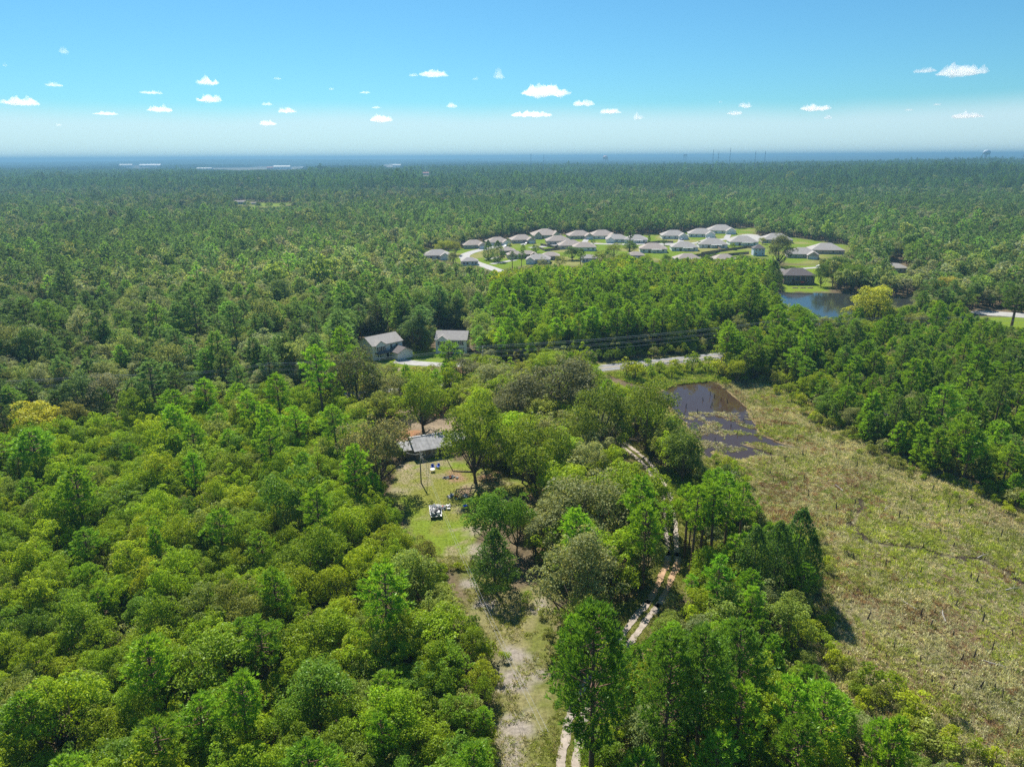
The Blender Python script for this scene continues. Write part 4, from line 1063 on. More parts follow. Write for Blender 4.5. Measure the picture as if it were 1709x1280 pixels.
keep = (pd < -0.2) | lowpond
for pl in ([(1415, 872), (1430, 885), (1450, 905), (1490, 912), (1540, 917), (1580, 930), (1640, 935), (1709, 975)], [(1240, 742), (1290, 760), (1330, 768)], [(1440, 835), (1430, 860), (1415, 880)]):
    keep &= edge_dist(X + (fbm(X, Y, 3) - 0.5) * 2, Y, Gp(pl), False) > 0.55
P = P[keep]; X, Y = P[:, 0], P[:, 1]; n = len(P); pd = pd[keep]
pal = np.array([(0.42, 0.37, 0.25), (0.37, 0.35, 0.22), (0.27, 0.28, 0.09), (0.20, 0.24, 0.05), (0.26, 0.17, 0.10), (0.30, 0.33, 0.06)]) * np.array([1.54, 1.58, 1.4])
f1, f2, f3 = fbm(X, Y, 13, 4), fbm(X + 77, Y + 31, 9, 4), fbm(X + 177, Y + 91, 20, 3)
w = np.stack([0.5 + 3 * np.clip(f1 - 0.45, 0, 1), 0.8 + 0 * f1, 0.5 + 4 * np.clip(f2 - 0.47, 0, 1), 0.2 + 4 * np.clip(f3 - 0.5, 0, 1), 0.08 + 6 * np.clip(0.41 - f2, 0, 1), 0.06 + 7 * np.clip(f3 - 0.56, 0, 1)], 1)
uz, vz = project(np.c_[P, np.zeros(len(P))])
for poly, ch, amt in (([(1430, 885), (1540, 875), (1620, 900), (1720, 945), (1720, 1100), (1640, 1065), (1560, 990), (1480, 950)], 5, 1.3), ([(1470, 900), (1560, 900), (1640, 960), (1720, 1000), (1720, 1060), (1600, 1000)], 3, 0.9), ([(1300, 650), (1340, 660), (1470, 765), (1600, 840), (1720, 900), (1720, 850), (1600, 800), (1440, 730), (1350, 680)], 0, 1.6),
                      ([(1270, 790), (1420, 790), (1490, 850), (1420, 900), (1300, 850)], 4, 0.8), ([(1440, 1030), (1600, 1030), (1720, 1120), (1720, 1230), (1560, 1130)], 1, 1.5), ([(1290, 880), (1400, 900), (1500, 960), (1450, 1010), (1380, 990)], 2, 1.3), ([(1450, 830), (1560, 830), (1680, 880), (1600, 900), (1500, 870)], 0, 1.2), ([(1170, 755), (1260, 770), (1330, 800), (1250, 810)], 3, 1.2)):
    jx, jy = (fbm(X, Y, 8, 3) - 0.5) * 120, (fbm(X + 60, Y + 9, 8, 3) - 0.5) * 70
    w[:, ch] += amt * inpoly(uz + jx, vz + jy, poly)
w = w ** 1.7; w /= w.sum(1, keepdims=True); pick = (RNG.random(n)[:, None] > np.cumsum(w, 1)).sum(1).clip(0, 5)
tg = pal[pick] * RNG.uniform(0.75, 1.2, (n, 1)) * (0.72 + 0.5 * fbm(X + 310, Y + 12, 5, 3))[:, None]
hs = 0.55 + 0.75 * fbm(X + 20, Y + 50, 6, 3) ** 1.0
sz = np.stack([hs * RNG.uniform(0.8, 1.3, n) * 1.15, hs * RNG.uniform(0.8, 1.3, n) * 1.15, hs * RNG.uniform(0.5, 1.25, n) * np.where(pd > 0, 0.45, 1.0)], 1)
o = scatter_object('marsh_grass', TF, np.c_[X, Y, np.where(pd > 0, -0.05, 0)], RNG.integers(0, 6, n), RNG.uniform(0, 6.28, n), sz, tg)
tag(o, 'straw and olive grasses covering the open marsh', 'grass')
# thin grass in the clearing, on the yard's rim and along the track
def sparse_grass(name, label, poly, sp, thr, cols, hmul, inset=0.0):
    lo, hi = poly.min(0), poly.max(0); P = grid_pts(lo - 3, hi + 3, sp)
    P = P[sdist(P[:, 0], P[:, 1], poly) > inset]
    X, Y = P[:, 0], P[:, 1]
    k = (fbm(X + 5, Y + 8, 4.5, 3) > thr) & (edge_dist(X, Y, track_line[::4], False) > 1.7); P = P[k]; n = len(P)
    X, Y = P[:, 0], P[:, 1]
    cols = np.array(cols); t_ = cols[RNG.integers(0, len(cols), n)] * RNG.uniform(0.75, 1.25, (n, 1))
    s = hmul * RNG.uniform(0.6, 1.3, (n, 1)) * np.array([1.2, 1.2, 0.7])
    tag(scatter_object(name, TF, np.c_[X, Y, np.zeros(n)], RNG.integers(0, 6, n), RNG.uniform(0, 6.28, n), s, t_), label, 'grass')
def track_grass():
    t_ = np.gradient(track_line, axis=0); t_ /= np.linalg.norm(t_, axis=1)[:, None]; nn = np.stack([t_[:, 1], -t_[:, 0], t_[:, 0] * 0], 1)
    n = 5200; i = RNG.integers(0, len(track_line), n); off = np.where(RNG.random(n) < 0.3, RNG.uniform(-0.4, 0.4, n), RNG.choice([-1, 1], n) * RNG.uniform(1.2, 3.6, n))
    P = track_line[i] + nn[i] * off[:, None] + RNG.uniform(-0.15, 0.15, (n, 3)) * [1, 1, 0]; P[:, 2] = 0.02
    s = RNG.uniform(0.25, 0.6, (n, 1)) * np.array([1.2, 1.2, 0.7]) * np.where(np.abs(off) < 0.5, 0.6, 1)[:, None]
    c = np.array([(0.32, 0.36, 0.06), (0.42, 0.40, 0.15), (0.27, 0.33, 0.05)])[RNG.integers(0, 3, n)] * RNG.uniform(0.75, 1.2, (n, 1))
    tag(scatter_object('track_verge_grass', TF, P, RNG.integers(0, 6, n), RNG.uniform(0, 6.28, n), s, c), 'grass along and between the ruts of the track', 'grass')
track_grass()
sparse_grass('bank_grass', 'rank green growth on the bank between road and pond', Gp([(1008, 624), (1060, 620), (1198, 608), (1240, 606), (1240, 634), (1196, 636), (1130, 642), (1108, 650), (1060, 642)]), 0.55, 0.2, [(0.34, 0.46, 0.05), (0.28, 0.40, 0.05), (0.42, 0.44, 0.10)], 1.5)
sparse_grass('clearing_grass', 'thin tall grass in the clearing below the yard', gC, 0.6, 0.46, [(0.36, 0.38, 0.08), (0.46, 0.43, 0.19), (0.30, 0.36, 0.06), (0.5, 0.46, 0.28)], 0.7, -1.5)
sparse_grass('yard_grass', 'short green grass of the yard behind the house', gY, 0.5, 0.40, [(0.34, 0.43, 0.045), (0.40, 0.45, 0.06), (0.30, 0.42, 0.04)], 0.26, -0.5)
sparse_grass('wood_floor_grass', 'green undergrowth between the oaks and the track', WOODR, 0.9, 0.50, [(0.15, 0.2, 0.03), (0.22, 0.2, 0.08), (0.19, 0.13, 0.08)], 0.7)
GREENV = Gp([(1085, 775), (1130, 780), (1180, 785), (1230, 790), (1240, 850), (1180, 855), (1130, 850), (1110, 820)])
sparse_grass('trackside_grass', 'fresh green grass between the track and the round tree', GREENV, 0.6, 0.3, [(0.30, 0.42, 0.04), (0.26, 0.38, 0.04), (0.38, 0.44, 0.06)], 0.8)

SHRUBS = [(1392, 1118, 26), (1412, 1120, 22), (1452, 1145, 34), (1490, 1158, 30), (1470, 1172, 26), (1528, 1196, 42), (1587, 1200, 32), (1505, 1228, 36), (1550, 1248, 46), (1520, 1262, 30), (1440, 1185, 26), (1405, 1205, 30), (1370, 1160, 34),
          (1392, 1225, 30), (1350, 1060, 30), (1372, 1075, 24), (1335, 1050, 30), (1390, 1095, 20), (1336, 678, 18), (1370, 698, 20), (1404, 715, 18), (1385, 688, 16), (1438, 725, 22), (1460, 735, 22), (1500, 752, 22), (1512, 745, 18), (1545, 762, 22),
          (1565, 778, 20), (1583, 790, 22), (1612, 800, 16), (1668, 812, 18), (1676, 834, 20), (1700, 830, 22), (1690, 805, 24), (1640, 800, 20), (1528, 768, 14), (1318, 655, 18), (1295, 645, 22), (1275, 640, 20), (1245, 812, 22), (1228, 790, 24),
          (1212, 782, 20), (1240, 840, 22), (1265, 862, 20), (1195, 772, 18), (1212, 812, 26), (1180, 800, 20), (1380, 1010, 22), (1362, 1030, 20), (1045, 628, 20), (1075, 626, 18), (1100, 625, 20), (1130, 622, 22), (1155, 622, 20), (1180, 622, 22), (1060, 634, 20), (1090, 636, 18),
          (1120, 632, 16), (1205, 628, 26), (1228, 628, 28), (1250, 625, 24), (1272, 622, 22), (705, 930, 18), (738, 960, 22), (762, 950, 14), (880, 1010, 24), (915, 1062, 22), (905, 1030, 18), (842, 1100, 20), (835, 1140, 18), (925, 1105, 16), (950, 1175, 18), (1660, 1275, 26), (1630, 1262, 22), (1700, 1270, 22)]
seen_st = {}
for k in range(90):      # low scrub thinning out from the tree line into the marsh
    q = RNG.uniform(0, 1); i = RNG.integers(5, 12) if k < 62 else RNG.integers(16, 23)
    a, b_ = np.array(MARSH[i]), np.array(MARSH[i + 1]); p = a * (1 - q) + b_ * q
    dv = abs(RNG.normal(0, 16)) + 3
    p = p + (np.array([-0.55, 1.0]) * dv * 0.6 if k < 62 else np.array([1.0, 0.1]) * dv)
    if 0 < p[0] < 1700 and p[1] < 1265: SHRUBS.append((float(p[0]), float(p[1]), float(RNG.uniform(9, 20) * (1 if k < 62 else 1.3))))
SHRUBS += [(742, 950, 14), (752, 952, 12), (764, 949, 14), (776, 951, 12), (788, 950, 14), (800, 947, 12), (812, 944, 14)]
for k, (u, v, w) in enumerate(SHRUBS):
    P = G(u, v); s = w / px_per_m(P) / 3.0 * (1.55 if v < 640 and u < 1290 else 1.4 if v > 1040 and u > 1320 else 1.05)
    tn = ['olive green', 'green', 'bright green', 'olive green', 'yellowish green'][int(RNG.integers(0, 5))]
    if 1040 < u < 1290 and v < 640: tn = ['bright green', 'yellowish green', 'green'][k % 3]
    spot = 'roadside bank' if v < 640 and u < 1290 else 'marsh edge' if u > 1160 else 'clearing'
    lab = '%s shrub at the %s, %s' % (tn, spot, where(u, v)); nq = seen_st.get(lab, 0); seen_st[lab] = nq + 1
    place_tree('shrub', k, P, (s, s * RNG.uniform(0.8, 1.25)), np.array(T[tn]) * RNG.uniform(0.85, 1.15), 'shrub', ('', 'neighbouring ', 'lower ', 'smaller ', 'other ')[min(nq, 4)] + lab, 'shrub', 'shrubs round the open ground')

STUMPS = [(1185, 660), (1192, 664), (1203, 668), (1188, 676), (1173, 668), (1145, 680), (1141, 694), (1164, 690), (1186, 680), (1205, 688), (1214, 672), (1240, 706), (1243, 706), (1193, 735), (1167, 722), (1275, 716), (1271, 742), (1203, 748), (1230, 724), (1220, 712),
          (1300, 655), (1303, 712), (1350, 708), (1352, 725), (1380, 718), (1368, 742), (1423, 768), (1429, 780), (1482, 787), (1490, 788), (1511, 772), (1457, 752), (1405, 745), (1395, 762), (1340, 760), (1330, 738), (1310, 770), (1287, 770), (1290, 805), (1380, 880), (1370, 885), (1427, 815), (1426, 842), (1500, 865), (1515, 870),
          (1582, 848), (1585, 842), (1600, 855), (1600, 875), (1567, 890), (1540, 915), (1592, 912), (1665, 905), (1670, 895), (1703, 920), (1620, 965), (1630, 972), (1595, 1010), (1588, 1000), (1530, 1012), (1536, 1028), (1560, 1024), (1553, 1046), (1535, 1104), (1555, 1140), (1448, 1034), (1478, 1100), (1491, 1085), (1606, 1100), (1592, 1062), (1637, 1018), (1640, 1040),
          (1624, 1098), (1636, 1148), (1660, 1150), (1673, 1165), (1697, 1225), (1452, 960), (1414, 930), (1425, 935), (1536, 958), (1450, 990), (1478, 945), (1350, 830), (1342, 800), (1285, 790), (1320, 815), (1362, 905), (1395, 850), (1440, 905), (1655, 1085), (1590, 1150), (1690, 1060), (1575, 975), (1650, 860), (1555, 820), (1495, 820), (1520, 835), (1466, 800)]
stump_meshes = []
for k in range(6):
    r = np.random.default_rng(800 + k); mb = MB(); h = 1.0
    n_ = 7; pts, rad = [], []
    for j in range(5):
        t_ = j / 4; pts.append((0.06 * math.sin(k + 3 * t_), 0.06 * math.cos(2 * k + 2 * t_) * t_, -0.1 + 1.1 * t_)); rad.append(0.15 * (1.25 - 0.75 * t_) * (0.9 + 0.2 * r.random()))
    mb.tube(pts, rad, n_)
    for j in range(len(mb.v) - n_, len(mb.v)): q = mb.v[j]; mb.v[j] = (q[0], q[1], q[2] + r.uniform(-0.18, 0.22))
    if k % 2: mb.tube([(0, 0, 0.55), (0.22, 0.1, 0.85), (0.3, 0.12, 1.0)], [0.05, 0.035, 0.015], 5)
    stump_meshes.append(mb.mesh('dead_stump', M['stump']))
for k, (u, v) in enumerate(STUMPS):
    o = bpy.data.objects.new('dead_stump', stump_meshes[k % 6]); link(o)
    P = G(u, v); P[2] = -0.2 if inpoly(np.array([P[0]]), np.array([P[1]]), gPond)[0] else 0
    o.location = P; o.rotation_euler = (RNG.normal(0, 0.08), RNG.normal(0, 0.08), RNG.uniform(0, 6.28)); s = RNG.uniform(0.55, 0.95); o.scale = (s, s, RNG.uniform(0.8, 1.7))
    lab = 'dead snag standing in the %s, %s' % ('pond' if v < 730 and u < 1260 else 'marsh grass', where(u, v)); nq = seen_st.get(lab, 0); seen_st[lab] = nq + 1
    tag(o, ('dark ', 'neighbouring dark ', 'other ')[nq] + lab, 'stump', 'dead snags of the drained marsh')
# fallen pale limbs in the marsh
for k, (u, v, a) in enumerate([(1640, 930, 0.4), (1575, 1030, 1.2), (1515, 1010, 2.0), (1660, 1110, 2.6), (1480, 850, 0.8), (1400, 815, 1.7), (1555, 795, 2.3), (1690, 985, 0.2)]):
    P = G(u, v); mb = MB(); L_ = 3.0
    mb.tube([(-L_ / 2, 0, 0.25), (0, 0.15, 0.35), (L_ / 2, 0, 0.3)], [0.11, 0.09, 0.04], 6).tube([(0.3, 0.1, 0.33), (0.9, 0.7, 0.55)], [0.05, 0.02], 5)
    o = mb.build('fallen_limb', M['dead_wood']); o.location = P; o.rotation_euler = (0, 0, a)
    tag(o, 'pale fallen limb lying in marsh grass, ' + where(u, v), 'log', 'fallen limbs in the marsh')

# ------------------------------------------------------------------ houses
M['shingle'] = simple('roof_shingle', (0.37, 0.34, 0.315), 0.95, 0.12, 1.5)
M['shingle_dark'] = simple('dark_roof_shingle', (0.15, 0.13, 0.125), 0.95, 0.12, 1.5)
M['shingle_warm'] = simple('brown_roof_shingle', (0.38, 0.32, 0.28), 0.95, 0.12, 1.5)
M['brick_pale'] = simple('pale_brick', (0.52, 0.45, 0.39), 0.9, 0.12, 4)
M['brick_dark'] = simple('dark_brick', (0.20, 0.15, 0.13), 0.9, 0.2, 4)
M['siding'] = simple('white_siding', (0.72, 0.72, 0.70), 0.7, 0.05, 2)
M['siding_grey'] = simple('grey_siding', (0.76, 0.76, 0.74), 0.8, 0.06, 2)
M['siding_beige'] = simple('beige_siding', (0.78, 0.75, 0.68), 0.8, 0.06, 2)
M['siding_blue'] = simple('pale_blue_siding', (0.55, 0.62, 0.70), 0.8, 0.06, 2)
M['trim'] = simple('white_trim', (0.8, 0.8, 0.78), 0.6, 0.03, 2)
M['glass'] = simple('window_glass', (0.03, 0.035, 0.04), 0.08, 0.1, 2, 0, 0.6)
M['shutter'] = simple('shutter_paint', (0.05, 0.045, 0.045), 0.7, 0.1, 2)
M['wood'] = simple('fence_wood', (0.24, 0.18, 0.125), 0.9, 0.25, 3)
M['metal_roof'] = simple('weathered_metal_roof', (0.36, 0.35, 0.34), 0.9, 0.25, 0.9, 0.0, 0.1)
M['steel'] = simple('galvanised_steel', (0.45, 0.45, 0.46), 0.5, 0.15, 2, 0.5)

def window(root, x, y, z, w, h, face='y-', frame=True, shutters=False):
    """a window set in a wall: pane, and frame bars as its sub-part; face says which way it looks"""
    def bx(mb, a0, a1, z0, z1, d0, d1):
        if face == 'y-': mb.box(a0, a1, y - d1, y - d0, z0, z1)
        elif face == 'y+': mb.box(a0, a1, y + d0, y + d1, z0, z1)
        elif face == 'x+': mb.box(x + d0, x + d1, a0, a1, z0, z1)
        else: mb.box(x - d1, x - d0, a0, a1, z0, z1)
    c = x if face[0] == 'y' else y
    mb = MB(); bx(mb, c - w / 2, c + w / 2, z, z + h, 0.0, 0.03)
    wn_ = mb.build('window', M['glass'], root)
    if frame:
        mb = MB(); t_ = 0.09
        bx(mb, c - w / 2 - t_, c - w / 2, z - t_, z + h + t_, 0, 0.07); bx(mb, c + w / 2, c + w / 2 + t_, z - t_, z + h + t_, 0, 0.07)
        bx(mb, c - w / 2, c + w / 2, z - t_, z, 0, 0.068); bx(mb, c - w / 2, c + w / 2, z + h, z + h + t_, 0, 0.068); bx(mb, c - w / 2, c + w / 2, z + h / 2 - 0.03, z + h / 2 + 0.03, 0.031, 0.06)
        mb.build('window_frame', M['trim'], wn_)
    if shutters:
        for s in (-1, 1):
            mb = MB(); cc = c + s * (w / 2 + 0.12 + 0.2); bx(mb, cc - 0.2, cc + 0.2, z - 0.05, z + h + 0.05, 0, 0.05); mb.build('shutter', M['shutter'], wn_)
    return wn_

def hip_roof(w, d, z, rh, ov=0.5, th=0.18):
    a, b_ = w / 2 + ov, d / 2 + ov
    mb = MB()
    if w >= d:
        k = max(a - b_, 0.02); R1, R2 = (-k, 0, z + rh), (k, 0, z + rh)
        V = [(-a, -b_, z), (a, -b_, z), (a, b_, z), (-a, b_, z), R1, R2]; Fc = [(0, 1, 5, 4), (1, 2, 5), (2, 3, 4, 5), (3, 0, 4)]
    else:
        k = b_ - a; R1, R2 = (0, -k, z + rh), (0, k, z + rh)
        V = [(-a, -b_, z), (a, -b_, z), (a, b_, z), (-a, b_, z), R1, R2]; Fc = [(0, 1, 4), (1, 2, 5, 4), (2, 3, 5), (3, 0, 4, 5)]
    nV = len(V)
    V += [(p[0], p[1], z - th) for p in V[:4]]
    Fc += [(0, 3 + nV, nV, ) if False else (nV + 3, nV + 2, nV + 1, nV)] + [(i, nV + i, nV + (i + 1) % 4, (i + 1) % 4) for i in range(4)]
    return mb.add(V, Fc)

def gable_roof(w, d, z, rh, ov=0.4, axis='x', th=0.16):
    """ridge along axis"""
    mb = MB(); a, b_ = w / 2 + ov, d / 2 + ov
    dz = rh * ov / (d / 2 if axis == 'x' else w / 2)
    if axis == 'x': V = [(-a, -b_, z - dz), (a, -b_, z - dz), (a, b_, z - dz), (-a, b_, z - dz), (-a, 0, z + rh), (a, 0, z + rh)]; S = [(0, 1, 5, 4), (2, 3, 4, 5)]
    else: V = [(-a, -b_, z - dz), (a, -b_, z - dz), (a, b_, z - dz), (-a, b_, z - dz), (0, -b_, z + rh), (0, b_, z + rh)]; S = [(1, 2, 5, 4), (3, 0, 4, 5)]
    n_ = len(V); V2 = V + [(p[0], p[1], p[2] - th) for p in V]
    Fc = S + [tuple(i + n_ for i in f[::-1]) for f in S]
    rim = [(0, 1), (1, 5), (5, 2), (2, 3), (3, 4), (4, 0)] if axis == 'x' else [(1, 2), (2, 5), (5, 3), (3, 0), (0, 4), (4, 1)]
    Fc += [(i, i + n_, j + n_, j) for i, j in rim]
    return mb.add(V2, Fc)

def gable_wall(w, d, z, rh, axis='x', base=-0.2):
    """walls with gable ends"""
    a, b_ = w / 2, d / 2; mb = MB()
    V = [(-a, -b_, base), (a, -b_, base), (a, b_, base), (-a, b_, base), (-a, -b_, z), (a, -b_, z), (a, b_, z), (-a, b_, z)]
    Fc = [(0, 3, 2, 1)]
    if axis == 'x':
        V += [(-a, 0, z + rh - 0.2), (a, 0, z + rh - 0.2)]; Fc += [(0, 1, 5, 4), (2, 3, 7, 6), (1, 2, 6, 9, 5), (3, 0, 4, 8, 7), (4, 5, 9, 8), (6, 7, 8, 9)]
    else:
        V += [(0, -b_, z + rh - 0.2), (0, b_, z + rh - 0.2)]; Fc += [(0, 1, 5, 8, 4), (2, 3, 7, 9, 6), (1, 2, 6, 5), (3, 0, 4, 7), (5, 6, 9, 8), (7, 4, 8, 9)]
    return mb.add(V, Fc)

def shift(mb, dx, dy, dz=0): mb.v = [(p[0] + dx, p[1] + dy, p[2] + dz) for p in mb.v]; return mb

def estate_house(u, v, wpx, deg, wall, roof, label, style=0):
    P = G(u, v); w = wpx / px_per_m(P) * (1.14 if wpx < 40 else 1.0); d = w * (0.70 if style != 3 else 0.8); wh, rh = 2.9, w * 0.19
    P = P + np.array([0, d * 0.45, 0])
    o = empty('house', P, R(deg)); tag(o, label, 'house', 'houses of the estate behind the wood')
    MB().box(-w / 2, w / 2, -d / 2, d / 2, -0.2, wh).build('wall', wall, o)
    rf = hip_roof(w, d, wh + 0.02, rh).build('roof', roof, o)
    if style in (1, 2):          # garage or porch wing with a cross roof towards the viewer
        s = -1 if style == 1 else 1; ww, wd = w * 0.36, d * 0.3; cx_ = s * (w / 2 - ww / 2 - 0.3)
        shift(gable_wall(ww, wd, wh - 0.06, rh * 0.6, 'y'), cx_, -d / 2 - wd / 2 + 0.01).build('garage_wing', wall, o)
        shift(gable_roof(ww, wd + 1.6, wh - 0.02, rh * 0.62, 0.35, 'y'), cx_, -d / 2 - wd / 2 + 0.8).build('wing_roof', roof, o)
        MB().box(cx_ - ww * 0.38, cx_ + ww * 0.38, -d / 2 - wd - 0.04, -d / 2 - wd, -0.1, 2.15).build('garage_door', M['trim'], o)
        if style == 1: xs = (0.0, 0.22, 0.40)
        else: xs = (-0.40, -0.22, 0.02)
    else: xs = (-0.36, -0.16, 0.16, 0.36)
    for k, q in enumerate(xs):
        if k == 1 and style in (0, 3): 
            MB().box(w * q - 0.9, w * q + 0.9, -d / 2 - 0.03, -d / 2, 0, 2.1).build('patio_door', M['glass'], o)
        else: window(o, w * q, -d / 2, 0.9, 1.3, 1.25, 'y-')
    for s, fc in ((-1, 'x-'), (1, 'x+')):
        window(o, s * w / 2, 0, 0.9, 1.1, 1.2, fc, False)
    if style == 0:
        MB().box(-w * 0.08, w * 0.30, -d / 2 - 2.2, -d / 2 - 0.01, wh - 0.3, wh - 0.14).box(-w * 0.08, -w * 0.08 + 0.15, -d / 2 - 2.2, -d / 2 - 2.05, -0.1, wh - 0.3).box(w * 0.30 - 0.15, w * 0.30, -d / 2 - 2.2, -d / 2 - 2.05, -0.1, wh - 0.3).build('porch_roof', M['trim'], o)
    if style == 3:
        MB().box(w * 0.1, w * 0.1 + 0.7, -0.4, 0.3, wh + rh * 0.4, wh + rh + 0.7).build('chimney', M['brick_pale'], rf)
        for s in (-1, 1):
            shift(gable_roof(w * 0.3, d * 0.5, wh, rh * 0.75, 0.3, 'y'), s * w * 0.33, -d * 0.42).build('front_gable', roof, o)
            shift(gable_wall(w * 0.28, d * 0.45, wh - 0.05, rh * 0.7, 'y'), s * w * 0.33, -d * 0.42).build('gable_wall', wall, o)
    return o
bp_, bd_, sw, sg, sb = M['brick_pale'], M['brick_dark'], M['siding'], M['siding_grey'], M['siding_beige']
sh, sdk, swm = M['shingle'], M['shingle_dark'], M['shingle_warm']
ESTATE = [
 (790, 415, 33, 14, bp_, swm, 'leftmost house of the back row, pale brick, garage at the right', 2), (830, 410, 33, 14, sb, swm, 'second house of the back row, behind the two dark trees', 2), (871, 406, 34, 12, bp_, swm, 'third house of the back row with a lawn at its right', 2),
 (911, 398, 47, 6, bp_, swm, 'large many-gabled house with a chimney at the back of the estate', 3), (968, 399, 35, 8, bp_, swm, 'house right of the large many-gabled house', 2), (1006, 399, 38, 8, sb, swm, 'back-row house second right of the many-gabled house', 2),
 (1031, 405, 32, -6, sw, sh, 'pale house left of the tall pine in the estate', 1), (1063, 406, 33, -10, sw, sh, 'white-walled house right of the tall pine in the estate', 0), (1092, 422, 44, -6, sb, swm, 'beige house with back porch standing alone on a lawn', 0),
 (932, 408, 40, 4, bp_, swm, 'long-roofed house in front of the many-gabled house', 4), (953, 416, 36, 4, bp_, swm, 'house with fenced yard, centre of the left street', 4), (976, 419, 33, 0, sb, swm, 'house just right of the fenced yard, near the round tree', 4),
 (847, 425, 22, 8, bd_, swm, 'small dark brick house right of the two dark trees', 4), (860, 432, 24, 10, bp_, swm, 'brick house with gable beside the dark brick one', 1), (881, 431, 24, 6, bd_, swm, 'brown brick house in the tight front row', 2),
 (899, 440, 34, -8, sw, sh, 'pale front-row house at the tip of the wood', 1), (919, 434, 26, -4, bd_, swm, 'brown-roofed house at the right end of the tight front row', 4), (984, 438, 24, 0, sw, sh, 'small white house peeping over the pines', 4),
 (1062, 433, 24, 0, sb, swm, 'half-hidden roof below the dark round tree', 4), (728, 433, 38, 6, sb, sh, 'large hip-roofed house beside the yellow-green tree', 2), (783, 443, 24, 10, sb, sh, 'half-hidden house below the curved street', 4),
 (1127, 399, 42, -4, sw, sh, 'grey-roofed back-row house, fourth from the right end', 2), (1173, 396, 42, -8, sg, sh, 'grey house in the back row with bright lawn at its right', 2), (1207, 390, 44, -10, sg, sh, 'farthest house of the estate beside the paved end', 2),
 (1144, 419, 43, -6, sw, sh, 'white house in the middle of bright lawns', 0), (1192, 414, 46, -8, sg, sh, 'grey house behind a wooden fence, second from the white one', 0), (1243, 410, 46, -6, sg, sh, 'grey house with back porch beside the paved end', 0),
 (1300, 406, 48, -10, bp_, sh, 'house behind the tall loose tree', 4), (1343, 431, 48, -14, bp_, sh, 'brick house with white porch on a bright lawn', 2), (1384, 424, 52, -10, bp_, sh, 'rightmost house of the estate against dark trees', 4),
 (1150, 440, 38, 0, sb, swm, 'roof just above the bright trees, below the white house', 4), (1211, 440, 34, 0, sb, swm, 'low roof above the trees, left of the small blue tower house', 4), (1497, 455, 30, -4, bp_, sh, 'lone grey-roofed house among trees behind the lake', 4),
]
for e in ESTATE: estate_house(*e)

# small two-storey house with a pyramid roof
P = G(1267, 427); o = tag(empty('house', P + np.array([0, 3, 0]), R(-6)), 'small pale blue two-storey house with a pyramid roof', 'house', 'houses of the estate behind the wood')
MB().box(-4, 4, -3.5, 3.5, -0.2, 5.4).build('wall', M['siding_blue'], o); hip_roof(8, 7, 5.42, 2.4).build('roof', sdk, o)
for q in (-2.2, 0.3, 2.5): window(o, q, -3.5, 3.6, 0.9, 1.2, 'y-')
for q in (-2.2, 2.5): window(o, q, -3.5, 0.9, 0.9, 1.3, 'y-')
# brick house by the lake, with a walk-out lower floor
P = G(1334, 475); w = 50 / px_per_m(P); d = 11.0
o = tag(empty('house', P + np.array([0, d * 0.5, 0]), R(-3)), 'dark brick house with a covered deck above the lake lawn', 'house')
MB().box(-w / 2, w / 2, -d / 2, d / 2, -0.2, 5.2).build('wall', bd_, o); hip_roof(w, d, 5.22, 3.4, 0.7).build('roof', sdk, o)
shift(MB().box(-w * 0.22, w * 0.22, 0, 6, -0.2, 4.6), -w * 0.32, d / 2 + 0.01).build('garage_wing', bd_, o); shift(hip_roof(w * 0.44, 6.5, 4.62, 2.2), -w * 0.32, d / 2 + 3.4).build('wing_roof', sh, o)
for q in (-0.4, -0.28, 0.3, 0.41):
    for z in (0.7, 3.2): window(o, w * q, -d / 2, z, 1.1, 1.4, 'y-')
dk = MB().box(-3.6, 2.6, -d / 2 - 2.6, -d / 2 - 0.02, 2.5, 2.7)
for q in (-3.5, -0.5, 2.4): dk.box(q, q + 0.15, -d / 2 - 2.55, -d / 2 - 2.4, -0.1, 5.1)
dk.build('deck', M['wood'], o)
MB().box(-0.2, 1.9, -d / 2 - 2.75, -d / 2 - 2.62, 1.5, 2.2).build('red_banner', simple('red_cloth', (0.55, 0.05, 0.04), 0.8, 0.1), o)
window(o, -0.6, -d / 2, 0.1, 3.0, 2.1, 'y-'); window(o, -0.6, -d / 2, 2.75, 3.0, 2.0, 'y-')
for k, (u, v) in enumerate([(1327, 481), (1340, 481), (1352, 481)]):
    P = G(u, v); o = MB().box(-1.6, 1.6, -0.6, 0.6, -0.05, 0.25).box(-1.4, 1.4, -0.45, 0.45, 0.25, 0.4).build('garden_bed', M['wood']); o.location = P
    tag(o, '%s raised garden bed on the lake house lawn' % ('left', 'middle', 'right')[k], 'garden bed', 'raised beds on the lake lawn')

